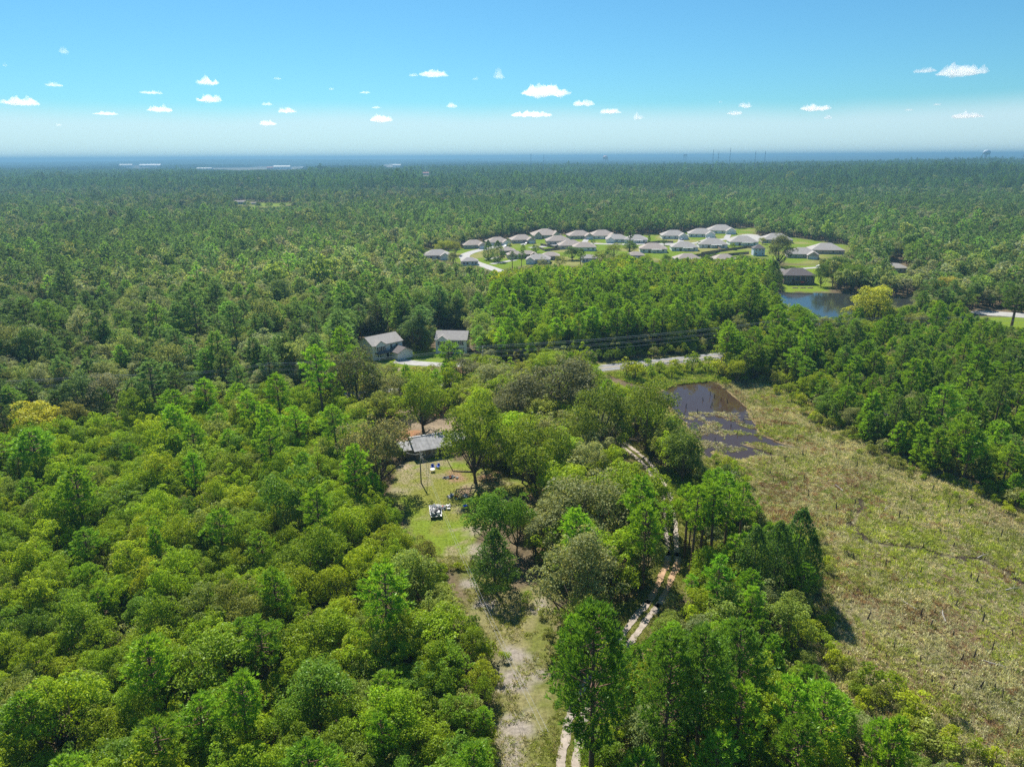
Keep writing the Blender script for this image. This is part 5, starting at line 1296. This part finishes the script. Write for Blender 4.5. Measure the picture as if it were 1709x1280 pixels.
# two two-storey houses by the road
def two_storey(P, deg, w, d, label, wing):
    o = tag(empty('house', P, R(deg)), label, 'house', 'two-storey houses by the road')
    gable_wall(w, d, 5.6, 2.3).build('wall', M['siding_beige'] if wing else M['siding_grey'], o)
    rf = gable_roof(w, d, 5.62, 2.3, 0.45).build('roof', M['shingle'], o)
    s = -1
    shift(gable_roof(w * 0.32, 3.2, 5.66, 1.45, 0.35, 'y'), s * w * 0.27, -d / 2 + 0.8).build('front_gable', M['shingle'], o)
    shift(gable_wall(w * 0.31, 1.2, 5.6, 1.4, 'y', 2.9), s * w * 0.27, -d / 2 - 0.35).build('gable_front', M['siding'], o)
    for q in (s * 0.27 - 0.06, s * 0.27 + 0.07): window(o, w * q, -d / 2 - 0.95, 3.4, 0.9, 1.5, 'y-', True, True)
    for q in (0.12, 0.32): window(o, w * q, -d / 2, 3.4, 0.9, 1.4, 'y-', True, not wing)
    for q in ((-0.3,) if wing else (-0.3, 0.12, 0.32)): window(o, w * q, -d / 2, 0.8, 1.2, 1.5, 'y-', True, not wing)
    for z in (0.9, 3.5):
        for yy in (-d * 0.2, d * 0.22): window(o, w / 2, yy, z, 0.9, 1.3, 'x+')
    MB().box(-0.5, 0.5, -d / 2 - 0.06, -d / 2 - 0.001, 0, 2.1).build('door', M['shutter'], o)
    for sx in (-1, 1): MB().box(sx * (w / 2) - 0.09, sx * (w / 2) + 0.09, -d / 2 - 0.012, -d / 2 + 0.18, -0.1, 5.55).build('corner_board', M['trim'], o)
    if wing:
        gw, gd = w * 0.52, 5.6; cx_ = w * 0.30
        shift(gable_wall(gw, gd, 2.8, 1.5, 'y'), cx_, -d / 2 - gd / 2 + 0.01).build('garage_wing', M['siding'], o)
        shift(gable_roof(gw, gd + 0.4, 2.82, 1.5, 0.35, 'y'), cx_, -d / 2 - gd / 2 - 0.1).build('wing_roof', M['shingle_dark'], o)
        MB().box(cx_ - 2.3, cx_ + 2.3, -d / 2 - gd - 0.05, -d / 2 - gd, -0.1, 2.2).build('garage_door', M['trim'], o)
        pr = shift(hip_roof(w * 0.4, 2.2, 2.7, 0.7, 0.2), -w * 0.22, -d / 2 - 1.2); pr.build('porch_roof', M['shingle_dark'], o)
        for q in (-0.40, -0.22, -0.05): MB().box(w * q - 0.07, w * q + 0.07, -d / 2 - 2.15, -d / 2 - 2.0, -0.1, 2.55).build('porch_post', M['trim'], o)
    return o
two_storey(G(633, 598) + np.array([0, 4.5, 0]), 42, 12.5, 9.5, 'left of two two-storey houses, with garage wing and dark porch roof', True)
two_storey(G(755, 590) + np.array([0, 4.0, 0]), -5, 11.5, 8.5, 'right of two two-storey houses, with shuttered windows and white gable', False)
P = G(838, 582); o = tag(empty('house', P + np.array([0, 4, 0]), R(10)), 'pale house almost hidden by trees behind the road', 'house')
gable_wall(9, 8, 3.4, 2).build('wall', sw, o); gable_roof(9, 8, 3.42, 2).build('roof', sh, o); window(o, -2.2, -4, 1, 1.1, 1.4); window(o, 2, -4, 1, 1.1, 1.4)

# the old house with a weathered metal roof
A, Bq = G(693, 768), G(752, 758); dirx = (Bq - A) / np.linalg.norm(Bq - A); ang = math.atan2(dirx[1], dirx[0])
nrm = np.array([-dirx[1], dirx[0], 0])
w, d = 8.6, 8.0
o = tag(empty('old_house', A + dirx * (w / 2 + 0.3) + nrm * (d / 2), ang), 'old house with a streaked grey metal roof behind the yard', 'house')
gable_wall(w, d, 2.7, 1.7).build('wall', simple('weathered_boards', (0.20, 0.17, 0.15), 0.95, 0.3, 2), o)
rf = gable_roof(w, d, 2.72, 1.7, 0.55, 'x', 0.1).build('roof', M['metal_roof'], o)
for k in range(13):                                  # standing seams down the slope
    xx_ = -w / 2 - 0.5 + k * (w + 1.0) / 12
    MB().tube([(xx_, -d / 2 - 0.54, 2.72 - 1.7 * 0.55 / (d / 2) + 0.04), (xx_, 0, 4.46)], 0.022, 4).build('roof_seam', M['metal_roof'], rf)
MB().box(-w / 2 - 0.6, w / 2 + 0.6, -0.12, 0.12, 4.40, 4.52).build('ridge_cap', M['steel'], rf)
for q in (-2.6, 0.2, 2.6): window(o, q, -d / 2, 0.9, 0.9, 1.1, 'y-')
MB().box(1.0, 1.9, -d / 2 - 0.05, -d / 2, 0, 2.0).build('door', M['shutter'], o)
shift(gable_wall(3.4, 5.5, 2.3, 1.0), -w / 2 - 1.75, 0.6).build('side_wing', M['wood'], o); shift(gable_roof(3.4, 5.5, 2.32, 1.0, 0.4, 'x', 0.1), -w / 2 - 1.95, 0.6).build('wing_roof', M['metal_roof'], o)
shift(gable_wall(5.5, 5.5, 2.4, 1.1), w / 2 + 2.9, 1.6).build('rear_wing', M['wood'], o); shift(gable_roof(5.5, 5.5, 2.42, 1.1, 0.4, 'x', 0.1), w / 2 + 3.3, 1.6).build('wing_roof', M['metal_roof'], o)

# ------------------------------------------------------------------ estate streets, drives, fences
def flat(name, pts, z, mat): return sheet(name, Gp(pts), z, mat, wob=0.15)
ribbon('estate_street', smooth_line(Gp([(840, 409), (815, 415), (795, 419), (778, 425), (776, 431), (792, 438), (815, 446), (840, 455)]), 2.0), -4, 4, 0.07, M['concrete'])
ribbon('estate_street', smooth_line(Gp([(885, 414), (960, 407), (1040, 408), (1110, 407), (1160, 406), (1205, 400), (1240, 396), (1262, 392)]), 2.0), -4, 4, 0.07, M['concrete'])
flat('turning_circle', [(1212, 404), (1222, 396), (1250, 391), (1275, 396), (1268, 402), (1240, 404)], 0.076, M['concrete'])
for k, (a, b_) in enumerate([((805, 418), (800, 413)), ((845, 413), (838, 408)), ((812, 433), (842, 428)), ((820, 441), (860, 434)), ((872, 409), (880, 405)), ((975, 405), (980, 398)), ((1020, 406), (1015, 400)), ((1135, 405), (1138, 398)), ((1180, 403), (1184, 396)), ((1212, 398), (1216, 392)), ((1100, 408), (1125, 410)), ((1330, 449), (1362, 447)), ((1362, 447), (1400, 444))]):
    ribbon('driveway', smooth_line(Gp([a, b_]), 1.5), -2.4, 2.4, 0.082 + 0.0045 * (k % 3), M['concrete'])
flat('driveway', [(655, 606), (668, 597), (690, 602), (745, 606), (800, 607), (800, 612), (740, 612), (690, 610)], 0.08, M['concrete'])
flat('driveway', [(766, 604), (776, 600), (790, 612), (780, 618)], 0.088, M['concrete'])
flat('driveway', [(1618, 521), (1640, 519), (1725, 525), (1725, 531), (1670, 528), (1632, 525)], 0.08, M['concrete'])
FENCES = [([(894, 413), (909, 419.5), (935, 417)], 'behind the fenced-yard house'), ([(902, 410), (925, 414), (938, 412)], 'between the long-roofed houses'), ([(1076, 408), (1103, 405), (1124, 406)], 'beside the tall pine'),
          ([(1170, 425), (1205, 420), (1192, 411)], 'right of the white house'), ([(1205, 420), (1248, 414), (1268, 418)], 'behind the grey porch house'), ([(1150, 430), (1192, 424), (1202, 420)], 'along the bright lawn'), ([(1170, 431), (1215, 427), (1250, 424)], 'in front of the low roofs'), ([(958, 388), (985, 386), (1005, 390)], 'against the dark pines')]
for pts, where_ in FENCES:
    L_ = Gp(pts); o = tag(empty('wooden_fence', L_[0]), 'brown wooden privacy fence ' + where_ + ' in the estate', 'fence', 'fences of the estate')
    for i in range(len(L_) - 1):
        a, b_ = L_[i] - L_[0], L_[i + 1] - L_[0]; t_ = b_ - a; ln = np.linalg.norm(t_); t_ = t_ / ln; nn = np.array([-t_[1], t_[0], 0])
        nb = int(ln / 0.5); mb = MB()
        for k in range(nb):
            p, q = a + t_ * (k * 0.5), a + t_ * (k * 0.5 + 0.47); hz = 1.8 + 0.05 * math.sin(k * 2.1); e = nn * 0.03
            mb.add([p - e, q - e, q + e, p + e, p - e + [0, 0, hz], q - e + [0, 0, hz], q + e + [0, 0, hz], p + e + [0, 0, hz]], [(4, 5, 6, 7), (0, 1, 5, 4), (1, 2, 6, 5), (2, 3, 7, 6), (3, 0, 4, 7)])
        mb.build('boards', M['wood'], o, 'stuff')
        mb = MB(); mb.tube([a + nn * 0.07 + [0, 0, 0.5], b_ + nn * 0.07 + [0, 0, 0.5]], 0.05, 4).build('rail', M['wood'], o)

# ------------------------------------------------------------------ road furniture, power lines
t_ = np.gradient(road_line, axis=0); t_ /= np.linalg.norm(t_, axis=1)[:, None]; rn = np.stack([t_[:, 1], -t_[:, 0], np.zeros(len(t_))], 1)
ur, vr = project(road_line)
seg = np.where((ur > 1050) & (ur < 1196))[0]
gl = road_line[seg] + rn[seg] * 4.2
o = tag(empty('guardrail', gl[0]), 'low guardrail on wooden posts along the near side of the road', 'guardrail')
mb = MB(); mb.tube([p - gl[0] + [0, 0, 0.72] for p in gl], 0.14, 5); mb.build('rail', simple('rusty_rail', (0.14, 0.11, 0.09), 0.7, 0.3, 1), o)
for k in range(0, len(gl), 2):
    p = gl[k] - gl[0]; MB().box(p[0] - 0.11, p[0] + 0.11, p[1] - 0.11, p[1] + 0.11, -0.1, 0.92).build('post', M['wood'], o)
POLE = simple('pole_wood', (0.30, 0.27, 0.24), 0.9, 0.2, 2)
def pole(P, h, label, arms=((0.4, 2.2),), ang=0.0):
    o = tag(empty('utility_pole', P, ang), label, 'utility pole', 'utility poles')
    MB().tube([(0, 0, -0.3), (0, 0, h)], [0.17, 0.11], 8).build('post', POLE, o)
    for dz, ln in arms:
        ar = MB().box(-ln / 2, ln / 2, -0.17, -0.06, h - dz - 0.06, h - dz + 0.06).build('crossarm', POLE, o)
        for q in (-0.45, -0.15, 0.15, 0.45): MB().tube([(ln * q, -0.115, h - dz + 0.05), (ln * q, -0.115, h - dz + 0.25)], [0.04, 0.03], 5).build('insulator', M['trim'], ar)
    return o
WIRE = simple('wire', (0.42, 0.42, 0.42), 0.6, 0.05)
def wire(a, b_, sag, label, r=0.03):
    a, b_ = np.asarray(a, float), np.asarray(b_, float)
    pts = [a * (1 - q) + b_ * q - np.array([0, 0, 4 * sag * q * (1 - q)]) for q in np.linspace(0, 1, 17)]
    return tag(MB().tube(pts, r, 4).build('power_line', WIRE), label, 'wire', 'power lines along the road')
LP = [(2050, 558, 11.5, 'road pole beyond the right edge of the view'), (1310, 578, 10.6, 'utility pole standing beside the road near the lake'), (806, 632, 11.0, 'utility pole among trees near the right two-storey house'), (450, 665, 11.0, 'utility pole among the pines left of the road bend'),
      (172, 684, 10.5, 'small utility pole beside the golden tree'), (-160, 692, 10.5, 'road pole beyond the left edge of the view')]
pp = []
for k, (u, v, h, lab) in enumerate(LP):
    P = G(u, v); pp.append((P, h))
    if 0 < u < 1709: pole(P, h, lab, ((0.3, 2.4), (1.5, 1.6)), 1.45)
spanw = ['right of the lakeside pole', 'over the road between the lake and the two-storey houses', 'behind the oaks near the forked oak', 'near the golden tree', 'left of the golden tree']
for k in range(len(pp) - 1):
    (a, ha), (b_, hb) = pp[k], pp[k + 1]
    for j, (dy, dz, nm) in enumerate([(-1.1, 0.0, 'top near'), (0.0, 0.25, 'top middle'), (1.1, 0.0, 'top far'), (-0.6, -1.4, 'second'), (0.5, -2.2, 'third'), (0.0, -3.4, 'lowest')]):
        wire(a + [0.12 * dy, dy, ha + dz], b_ + [0.12 * dy, dy, hb + dz], 1.3, '%s power line %s' % (nm, spanw[k]), 0.035)
# pole in the yard with guys and the line across the clearing
P = G(703, 806); h = height_at(P, 754)
yp = pole(P, h, 'leaning-wired pole in the yard in front of the metal roof', ((0.5, 1.3),), 0.3)
MB().tube([(0.05, -0.15, h - 1.3), (0.05, -0.15, h - 2.2)], [0.16, 0.16], 8).build('transformer', M['steel'], yp)
for k, (u, v, z) in enumerate([(716, 772, 0.0), (712, 772, 0.0)]):
    wire(P + [0, 0, h - 0.8], G(u, v, z), 0.02, ('right', 'left')[k] + ' guy wire from the yard pole to the lawn', 0.03)
wire(P + [0, 0, h - 0.6], G(672, 752, 4.0), 0.4, 'service wire from the yard pole to the side wing', 0.03)
EndP = G(905, 1330)
for k in range(2): wire(P + [0.3 * k, 0, h - 0.4], EndP + [0.6 * k, 0, 9.5], 2.0, ('left', 'right')[k] + ' power line running down over yard and clearing', 0.012)

# car on the road
def car(P, ang, rgb, label):
    o = tag(empty('car', P, ang), label, 'car'); pm = simple('car_paint', rgb, 0.3, 0.03, 1, 0.2, 0.5)
    prof = [(-2.2, 0.35), (-2.25, 0.75), (-1.9, 0.9), (-1.2, 0.95), (-0.6, 1.42), (0.9, 1.45), (1.6, 0.98), (2.15, 0.9), (2.25, 0.6), (2.2, 0.35)]
    n_ = len(prof); V = [(x_, s * (0.86 if z_ < 1.1 else 0.68), z_) for s in (-1, 1) for x_, z_ in prof]
    MB().add(V, [tuple(range(n_))[::-1], tuple(range(n_, 2 * n_))] + [(i, (i + 1) % n_, n_ + (i + 1) % n_, n_ + i) for i in range(n_)]).build('body', pm, o)
    for s in (-1, 1): MB().add([(-1.0, s * 0.855, 1.0), (-0.5, s * 0.72, 1.37), (0.85, s * 0.72, 1.39), (1.35, s * 0.855, 1.0)], [(0, 1, 2, 3) if s < 0 else (3, 2, 1, 0)]).build('side_window', M['glass'], o)
    for xx_ in (-1.4, 1.4):
        for s in (-1, 1):
            wh_ = MB().tube([(xx_, s * 0.70, 0.33), (xx_, s * 0.90, 0.33)], 0.33, 12).build('wheel', M['shutter'], o); MB().tube([(xx_, s * 0.895, 0.33), (xx_, s * 0.915, 0.33)], 0.2, 8).build('rim', M['steel'], wh_)
    for s in (-1, 1): MB().box(-2.28, -2.22, s * 0.62 - 0.15, s * 0.62 + 0.15, 0.62, 0.76).build('headlight', M['trim'], o)
i = np.argmin(np.abs(ur - 1252)); car(road_line[i] + rn[i] * -1.7 + [0, 0, 0.09], math.atan2(t_[i][1], t_[i][0]), (0.35, 0.5, 0.75), 'pale blue car driving on the road by the trees')

for (u, v, a, rgb, lab) in [(844, 412, 1.2, (0.6, 0.6, 0.6), 'white car parked behind the two dark trees'), (880, 407, 0.9, (0.1, 0.1, 0.12), 'dark car parked by the third back-row house'), (1016, 402, 1.3, (0.65, 0.65, 0.65), 'white car parked left of the tall pine'), (1183, 399, 1.2, (0.55, 0.55, 0.57), 'silver car parked by the grey back-row house'),
                            (1138, 401, 1.0, (0.12, 0.14, 0.2), 'dark car parked by the grey-roofed back-row house'), (838, 430, 0.3, (0.5, 0.1, 0.08), 'red car parked by the small dark brick house'), (1368, 446, 0.1, (0.6, 0.6, 0.6), 'white car parked on the drive behind the lake house')]:
    car(G(u, v) + np.array([0, 0, 0.1]), a, rgb, lab)

# ------------------------------------------------------------------ things in the yard
r = np.random.default_rng(5)
P = G(727, 858); o = tag(empty('scrap_trailer', P, R(100), (1.05, 1.05, 1.0)), 'flat trailer piled high with pale scrap on the yard lawn', 'trailer')
MB().box(-2.0, 2.0, -1.1, 1.1, 0.5, 0.62).build('bed', M['steel'], o)
for s in (-1, 1): MB().box(-2.0, 2.0, s * 1.1 - 0.04, s * 1.1 + 0.04, 0.63, 1.1).build('side_board', M['trim'], o)
for s in (-1, 1): MB().tube([(0, s * 0.95, 0.33), (0, s * 1.15, 0.33)], 0.33, 12).build('wheel', M['shutter'], o)
MB().tube([(2.0, 0, 0.55), (3.2, 0, 0.5)], 0.06, 6).build('drawbar', M['steel'], o)
scrapm = [simple('scrap_pale', (0.62, 0.6, 0.58), 0.6, 0.2), simple('scrap_dark', (0.07, 0.07, 0.075), 0.7, 0.2), simple('scrap_orange', (0.6, 0.16, 0.05), 0.7, 0.1), simple('scrap_grey', (0.36, 0.35, 0.36), 0.7, 0.2)]
def junk(root, n, sx, sy, z0, hz, mats=(0, 0, 0, 1, 3)):
    for k in range(n):
        cx_, cy_ = r.uniform(-sx, sx), r.uniform(-sy, sy); a, b_, c_ = r.uniform(0.12, 0.42, 3); zz_ = z0 + hz * max(0, 1 - (abs(cx_) / sx) ** 2) * r.uniform(0.1, 1)
        rot = Matrix.Rotation(r.uniform(0, 6.28), 3, Vector(rdir(r, 1)[0])); mb = MB().box(-a, a, -b_, b_, -c_ * 0.5, c_ * 0.5)
        mb.v = [tuple(rot @ Vector(p) + Vector((cx_, cy_, zz_))) for p in mb.v]
        mb.build('scrap_piece', scrapm[2] if k == 3 else scrapm[mats[int(r.integers(0, len(mats)))]], root)
junk(o, 46, 1.8, 0.95, 0.8, 0.9)
P = G(740, 848); o = tag(empty('scrap_heap', P), 'low heap of pale scrap beside the loaded trailer', 'scrap heap'); junk(o, 22, 1.5, 1.0, 0.15, 0.35, (0, 0, 3))
P = G(763, 830); o = tag(empty('scrap_heap', P), 'dark heap of debris in oak shade on the yard', 'scrap heap'); junk(o, 18, 2.0, 1.0, 0.06, 0.16, (1, 3, 3))
P = G(752, 797); o = tag(empty('scrap_heap', P), 'dark brush heap on the bare red dirt of the yard', 'scrap heap'); junk(o, 12, 1.6, 0.8, 0.06, 0.14, (1, 3))
BLUE = simple('blue_plastic', (0.02, 0.10, 0.62), 0.5, 0.05)
for k, (u, v) in enumerate([(722.5, 782), (731, 781)]):
    o = tag(empty('lawn_chair', G(u, v), R(20 - 50 * k)), ('left', 'right')[k] + ' one of two blue lawn chairs behind the old house', 'chair', 'blue lawn chairs')
    MB().box(-0.32, 0.32, -0.3, 0.3, 0.4, 0.47).build('seat', BLUE, o); MB().box(-0.32, 0.32, 0.3, 0.37, 0.4, 1.1).build('backrest', BLUE, o)
    for sx in (-1, 1):
        MB().box(sx * 0.38 - 0.05, sx * 0.38 + 0.05, -0.3, 0.3, 0.6, 0.66).build('armrest', BLUE, o)
        for sy in (-1, 1): MB().box(sx * 0.3 - 0.04, sx * 0.3 + 0.04, sy * 0.27 - 0.04, sy * 0.27 + 0.04, -0.02, 0.4).build('leg', BLUE, o)
o = tag(empty('yard_table', G(722, 787)), 'small pale table in front of the blue chairs', 'table')
MB().tube([(0, 0, 0.62), (0, 0, 0.68)], 0.6, 14).build('table_top', M['trim'], o)
for a in (0.4, 2.5, 4.6): MB().tube([(math.cos(a) * 0.45, math.sin(a) * 0.45, 0), (math.cos(a) * 0.3, math.sin(a) * 0.3, 0.62)], 0.03, 5).build('leg', M['steel'], o)
o = tag(empty('wheelbarrow', G(776, 848), 0.6), 'blue wheelbarrow by the leaf pile at the yard edge', 'wheelbarrow')
MB().add([(-0.5, -0.35, 0.65), (0.5, -0.35, 0.65), (0.5, 0.35, 0.65), (-0.5, 0.35, 0.65), (-0.3, -0.2, 0.3), (0.25, -0.2, 0.3), (0.25, 0.2, 0.3), (-0.3, 0.2, 0.3)], [(4, 7, 6, 5), (0, 4, 5, 1), (1, 5, 6, 2), (2, 6, 7, 3), (3, 7, 4, 0)]).build('tray', BLUE, o)
MB().tube([(0.75, -0.05, 0.2), (0.75, 0.05, 0.2)], 0.2, 12).build('wheel', M['shutter'], o)
for s in (-1, 1): MB().tube([(0.75, s * 0.08, 0.2), (-0.3, s * 0.25, 0.3), (-1.1, s * 0.3, 0.6)], 0.025, 5).build('handle', M['steel'], o); MB().tube([(-0.3, s * 0.22, 0.3), (-0.4, s * 0.22, 0.0)], 0.025, 5).build('leg', M['steel'], o)

# ------------------------------------------------------------------ far away: sheds, houses, towers
M['white_metal'] = simple('white_metal', (0.7, 0.68, 0.66), 0.6, 0.1, 0.1); M['red_roof'] = simple('red_roof', (0.48, 0.17, 0.12), 0.8, 0.1, 0.1)
def shed(u, v, wpx, hpx, label, wall, roof):
    P = G(u, v); P[2] = float(terrain(P[0], P[1])); s = F_PX / np.linalg.norm(P - [0, 0, CAM_H]); w, h = wpx / s, hpx / s; d = w * 0.35
    o = tag(empty('warehouse', P + np.array([0, d / 2, 0])), label, 'building', 'buildings far off in the forest')
    gable_wall(w, d, h * 0.8, h * 0.3, 'x', -6).build('wall', wall, o); gable_roof(w, d, h * 0.8 + 0.3, h * 0.3, 1.0).build('roof', roof, o)
    for q in np.linspace(-0.4, 0.4, 5): MB().box(w * q - w * 0.04, w * q + w * 0.04, -d / 2 - 0.3, -d / 2, 0, h * 0.5).build('bay_door', M['shutter'], o)
shed(210, 281, 18, 4.5, 'pale low building at the far left of the horizon', M['white_metal'], M['siding_beige']); shed(250, 281, 30, 4.5, 'long white building far off with pale roof', M['white_metal'], M['white_metal'])
shed(340, 283, 22, 2.5, 'low pale shed left of the far open field', M['white_metal'], M['siding_beige']); shed(470, 282, 25, 5, 'reddish white building above the far open field', M['white_metal'], M['siding_beige']); shed(452, 282, 12, 3.5, 'small red building beside the far field', M['red_roof'], M['red_roof']); shed(505, 282, 7, 3, 'small pale building right of the far field', M['white_metal'], M['siding_beige'])
shed(662, 280, 13, 3.5, 'far pale building in the middle of the forest', M['white_metal'], M['siding_beige']); shed(711, 293.5, 12, 4.0, 'red-roofed building alone in the far pine forest', M['siding'], M['red_roof'])
shed(400, 341.5, 16, 5, 'farmhouse with reddish roof on a far green field', M['siding'], M['shingle_warm']); shed(424, 342, 8, 3.0, 'small barn beside the farmhouse on the far field', M['siding'], M['shingle_warm'])
def tower_base(u, v_, dist): 
    P = G(u, CY); d = FW * F_PX + RT * (u - CX) + UP * (CY - 300); d = d[:2] / np.linalg.norm(d[:2]); q = d * dist
    return np.array([q[0], q[1], float(terrain(q[0], q[1]))])
def water_tower(u, top_v, dist, dia_px, mat, label):
    P = tower_base(u, 0, dist); h = height_at(P, top_v) - P[2]; s = F_PX / dist; rr = dia_px / s / 2
    o = tag(empty('water_tower', P), label, 'water tower'); n_ = 14
    prof = [(0.05, 0), (0.6, 0.12), (1.0, 0.5), (1.0, 0.9), (0.7, 1.3), (0.05, 1.5)]; mb = MB(); V = [(rr * a * math.cos(6.283 * k / n_), rr * a * math.sin(6.283 * k / n_), h - rr * 1.5 + rr * b_) for a, b_ in prof for k in range(n_)]
    mb.add(V, [(j * n_ + k, j * n_ + (k + 1) % n_, (j + 1) * n_ + (k + 1) % n_, (j + 1) * n_ + k) for j in range(5) for k in range(n_)]).build('tank', mat, o, None, True)
    for k in range(5):
        a = 6.283 * k / 5; MB().tube([(rr * 1.1 * math.cos(a), rr * 1.1 * math.sin(a), -2), (rr * 0.9 * math.cos(a), rr * 0.9 * math.sin(a), h - rr)], rr * 0.09, 5).build('leg', mat, o)
    MB().tube([(0, 0, -2), (0, 0, h - rr * 1.4)], rr * 0.16, 6).build('riser', mat, o)
water_tower(1009, 260, 6200, 8, simple('red_white_tank', (0.62, 0.35, 0.3), 0.6, 0.4, 0.08), 'red and white water tower far off above the pines')
water_tower(1638, 250, 4200, 9, M['siding_blue'], 'pale blue water tower on the right horizon'); water_tower(1706, 249, 4200, 8, M['white_metal'], 'white water tower at the right edge of the horizon')
water_tower(1141, 257, 8600, 6, M['shutter'], 'dark water tower in the middle of the horizon')
for k, (u, tv) in enumerate([(886, 256), (907, 257), (1187, 250), (1196, 253), (1215, 247), (1257, 252), (1273, 252)]):
    P = tower_base(u, 0, 2300); h = height_at(P, tv) - P[2]; o = tag(empty('radio_mast', P), '%s radio mast from the left on the horizon' % ('first', 'second', 'third', 'fourth', 'fifth', 'sixth', 'seventh')[k], 'mast', 'radio masts on the horizon')
    mb = MB()
    for a in range(3): q = 2.094 * a; mb.tube([(1.1 * math.cos(q), 1.1 * math.sin(q), -5), (0.8 * math.cos(q), 0.8 * math.sin(q), h)], 0.16, 4)
    for z in np.arange(0, h - 8, 9.0):
        for a in range(3): q, q2 = 2.094 * a, 2.094 * (a + 1); mb.tube([(1.0 * math.cos(q), 1.0 * math.sin(q), z), (0.95 * math.cos(q2), 0.95 * math.sin(q2), z + 8)], 0.15, 3)
    mb.build('lattice', M['steel'], o)

# ------------------------------------------------------------------ air and clouds
HAZE_TOP = 102.0
mb = MB().box(-33000, 33000, -850, 41000, -80, HAZE_TOP)
m, n, l, out = mat_new('haze_air')
vs = n.new('ShaderNodeVolumePrincipled'); vs.inputs['Color'].default_value = (0.20, 0.40, 0.58, 1); vs.inputs['Density'].default_value = 0.000185; vs.inputs['Anisotropy'].default_value = 0.25
l.new(vs.outputs[0], out.inputs['Volume'])
o = mb.build('haze', m); o['kind'] = 'stuff'
o.display_type = 'WIRE'

m, n, l, out = mat_new('cloud')
vs = n.new('ShaderNodeVolumePrincipled'); vs.inputs['Color'].default_value = (1, 1, 1, 1); vs.inputs['Anisotropy'].default_value = 0.55; vs.inputs['Density'].default_value = 0.005
l.new(vs.outputs[0], out.inputs['Volume'])
M['cloud'] = m
CLOUDS = [(107, 84, 14, 10), (347, 135, 42, 12), (350, 164, 44, 12), (36, 169, 48, 12), (92, 141, 26, 6), (252, 154, 34, 5), (176, 189, 40, 5), (267, 181, 40, 10), (446, 173, 20, 5), (478, 184, 32, 8), (447, 205, 30, 8), (553, 148, 10, 5), (609, 154, 20, 4), (636, 197, 46, 12), (724, 122, 56, 11), (690, 125, 18, 5), (794, 130, 11, 8), (833, 123, 19, 17), (753, 175, 22, 9), (628, 179, 18, 4),
          (909, 150, 86, 20), (974, 171, 42, 11), (1018, 185, 42, 9), (1066, 193, 20, 13), (885, 190, 80, 9), (1243, 175, 24, 9), (1226, 188, 30, 7), (1360, 179, 52, 10), (1382, 195, 14, 7), (1544, 117, 34, 7), (1606, 116, 68, 17), (1612, 192, 44, 9), (1564, 174, 12, 4), (1517, 183, 14, 4), (8, 108, 7, 5), (463, 131, 14, 4), (98, 208, 9, 4), (1202, 170, 8, 3)]
def cloud_mesh(w, h, dpt, seed):
    nx, ny = max(14, min(64, int(w / h * 14))), 18
    uu_ = np.linspace(-1, 1, nx); vv_ = np.linspace(-1, 1, ny); A, Bv = np.meshgrid(uu_, vv_)
    rr = np.sqrt(A ** 2 + Bv ** 2 * 0.9); edge = 0.82 + 0.3 * (fbm(A * 2 + seed * 7.7, Bv * 2 + seed, 1.0, 3) - 0.5) * 2
    env = np.clip(1 - (rr / edge) ** 2, 0, 1) ** 0.38
    lum = fbm(A * w / h * 0.9 + seed * 3.1, Bv * 2.2 + 4, 0.9, 4); lum = np.clip((lum - 0.24) * 1.9, 0.05, 1.25)
    top = env * lum * h; bot = -env * h * 0.75 * np.clip(fbm(A * w / h * 0.8 + seed, Bv * 3, 1, 3) - 0.22, 0.03, 1)
    Xv = A * w / 2; Yv = Bv * dpt / 2
    V = np.vstack([np.stack([Xv.ravel(), Yv.ravel(), top.ravel() + 0.004 * h], 1), np.stack([Xv.ravel(), Yv.ravel(), bot.ravel() - 0.004 * h], 1)])
    i = np.arange(nx * ny).reshape(ny, nx); keep = (np.maximum(np.maximum(env[:-1, :-1], env[1:, 1:]), np.maximum(env[:-1, 1:], env[1:, :-1])) > 0)
    q = np.stack([i[:-1, :-1], i[:-1, 1:], i[1:, 1:], i[1:, :-1]], -1)[keep]
    N_ = nx * ny; F_ = [tuple(f) for f in q] + [tuple((f + N_)[::-1]) for f in q]
    ed = {}
    for f in q:
        for a, b_ in zip(f, np.roll(f, -1)): ed[(int(a), int(b_))] = 1
    F_ += [(b_, a, a + N_, b_ + N_) for (a, b_) in ed if (b_, a) not in ed]
    return V, F_
for k, (u, v, w, h) in enumerate(CLOUDS):
    d = FW * F_PX + RT * (u - CX) + UP * (CY - v - h * 0.35); t_c = (1250 - CAM_H) / d[2]; P = np.array([0, 0, CAM_H]) + d * t_c; s = np.linalg.norm(d) * t_c / F_PX
    V, F_ = cloud_mesh(w * s * 0.95, h * s * 0.88, w * s * 0.65, k + 1)
    V = V - np.array([0, 0, 0])
    mb = MB(); mb.v = [tuple(map(float, p)) for p in V]; mb.f = [tuple(map(int, f)) for f in F_]
    o = mb.build('cloud', M['cloud'], None, None, True); o.location = P; o.rotation_euler = (0, 0, math.atan2(-P[0], P[1]))
    size_w = 'broad' if w > 50 else 'small' if w < 20 else 'middling'
    tag(o, '%s white cloud in the sky, %s' % (size_w, where(u, v)), 'cloud', 'fair-weather clouds')
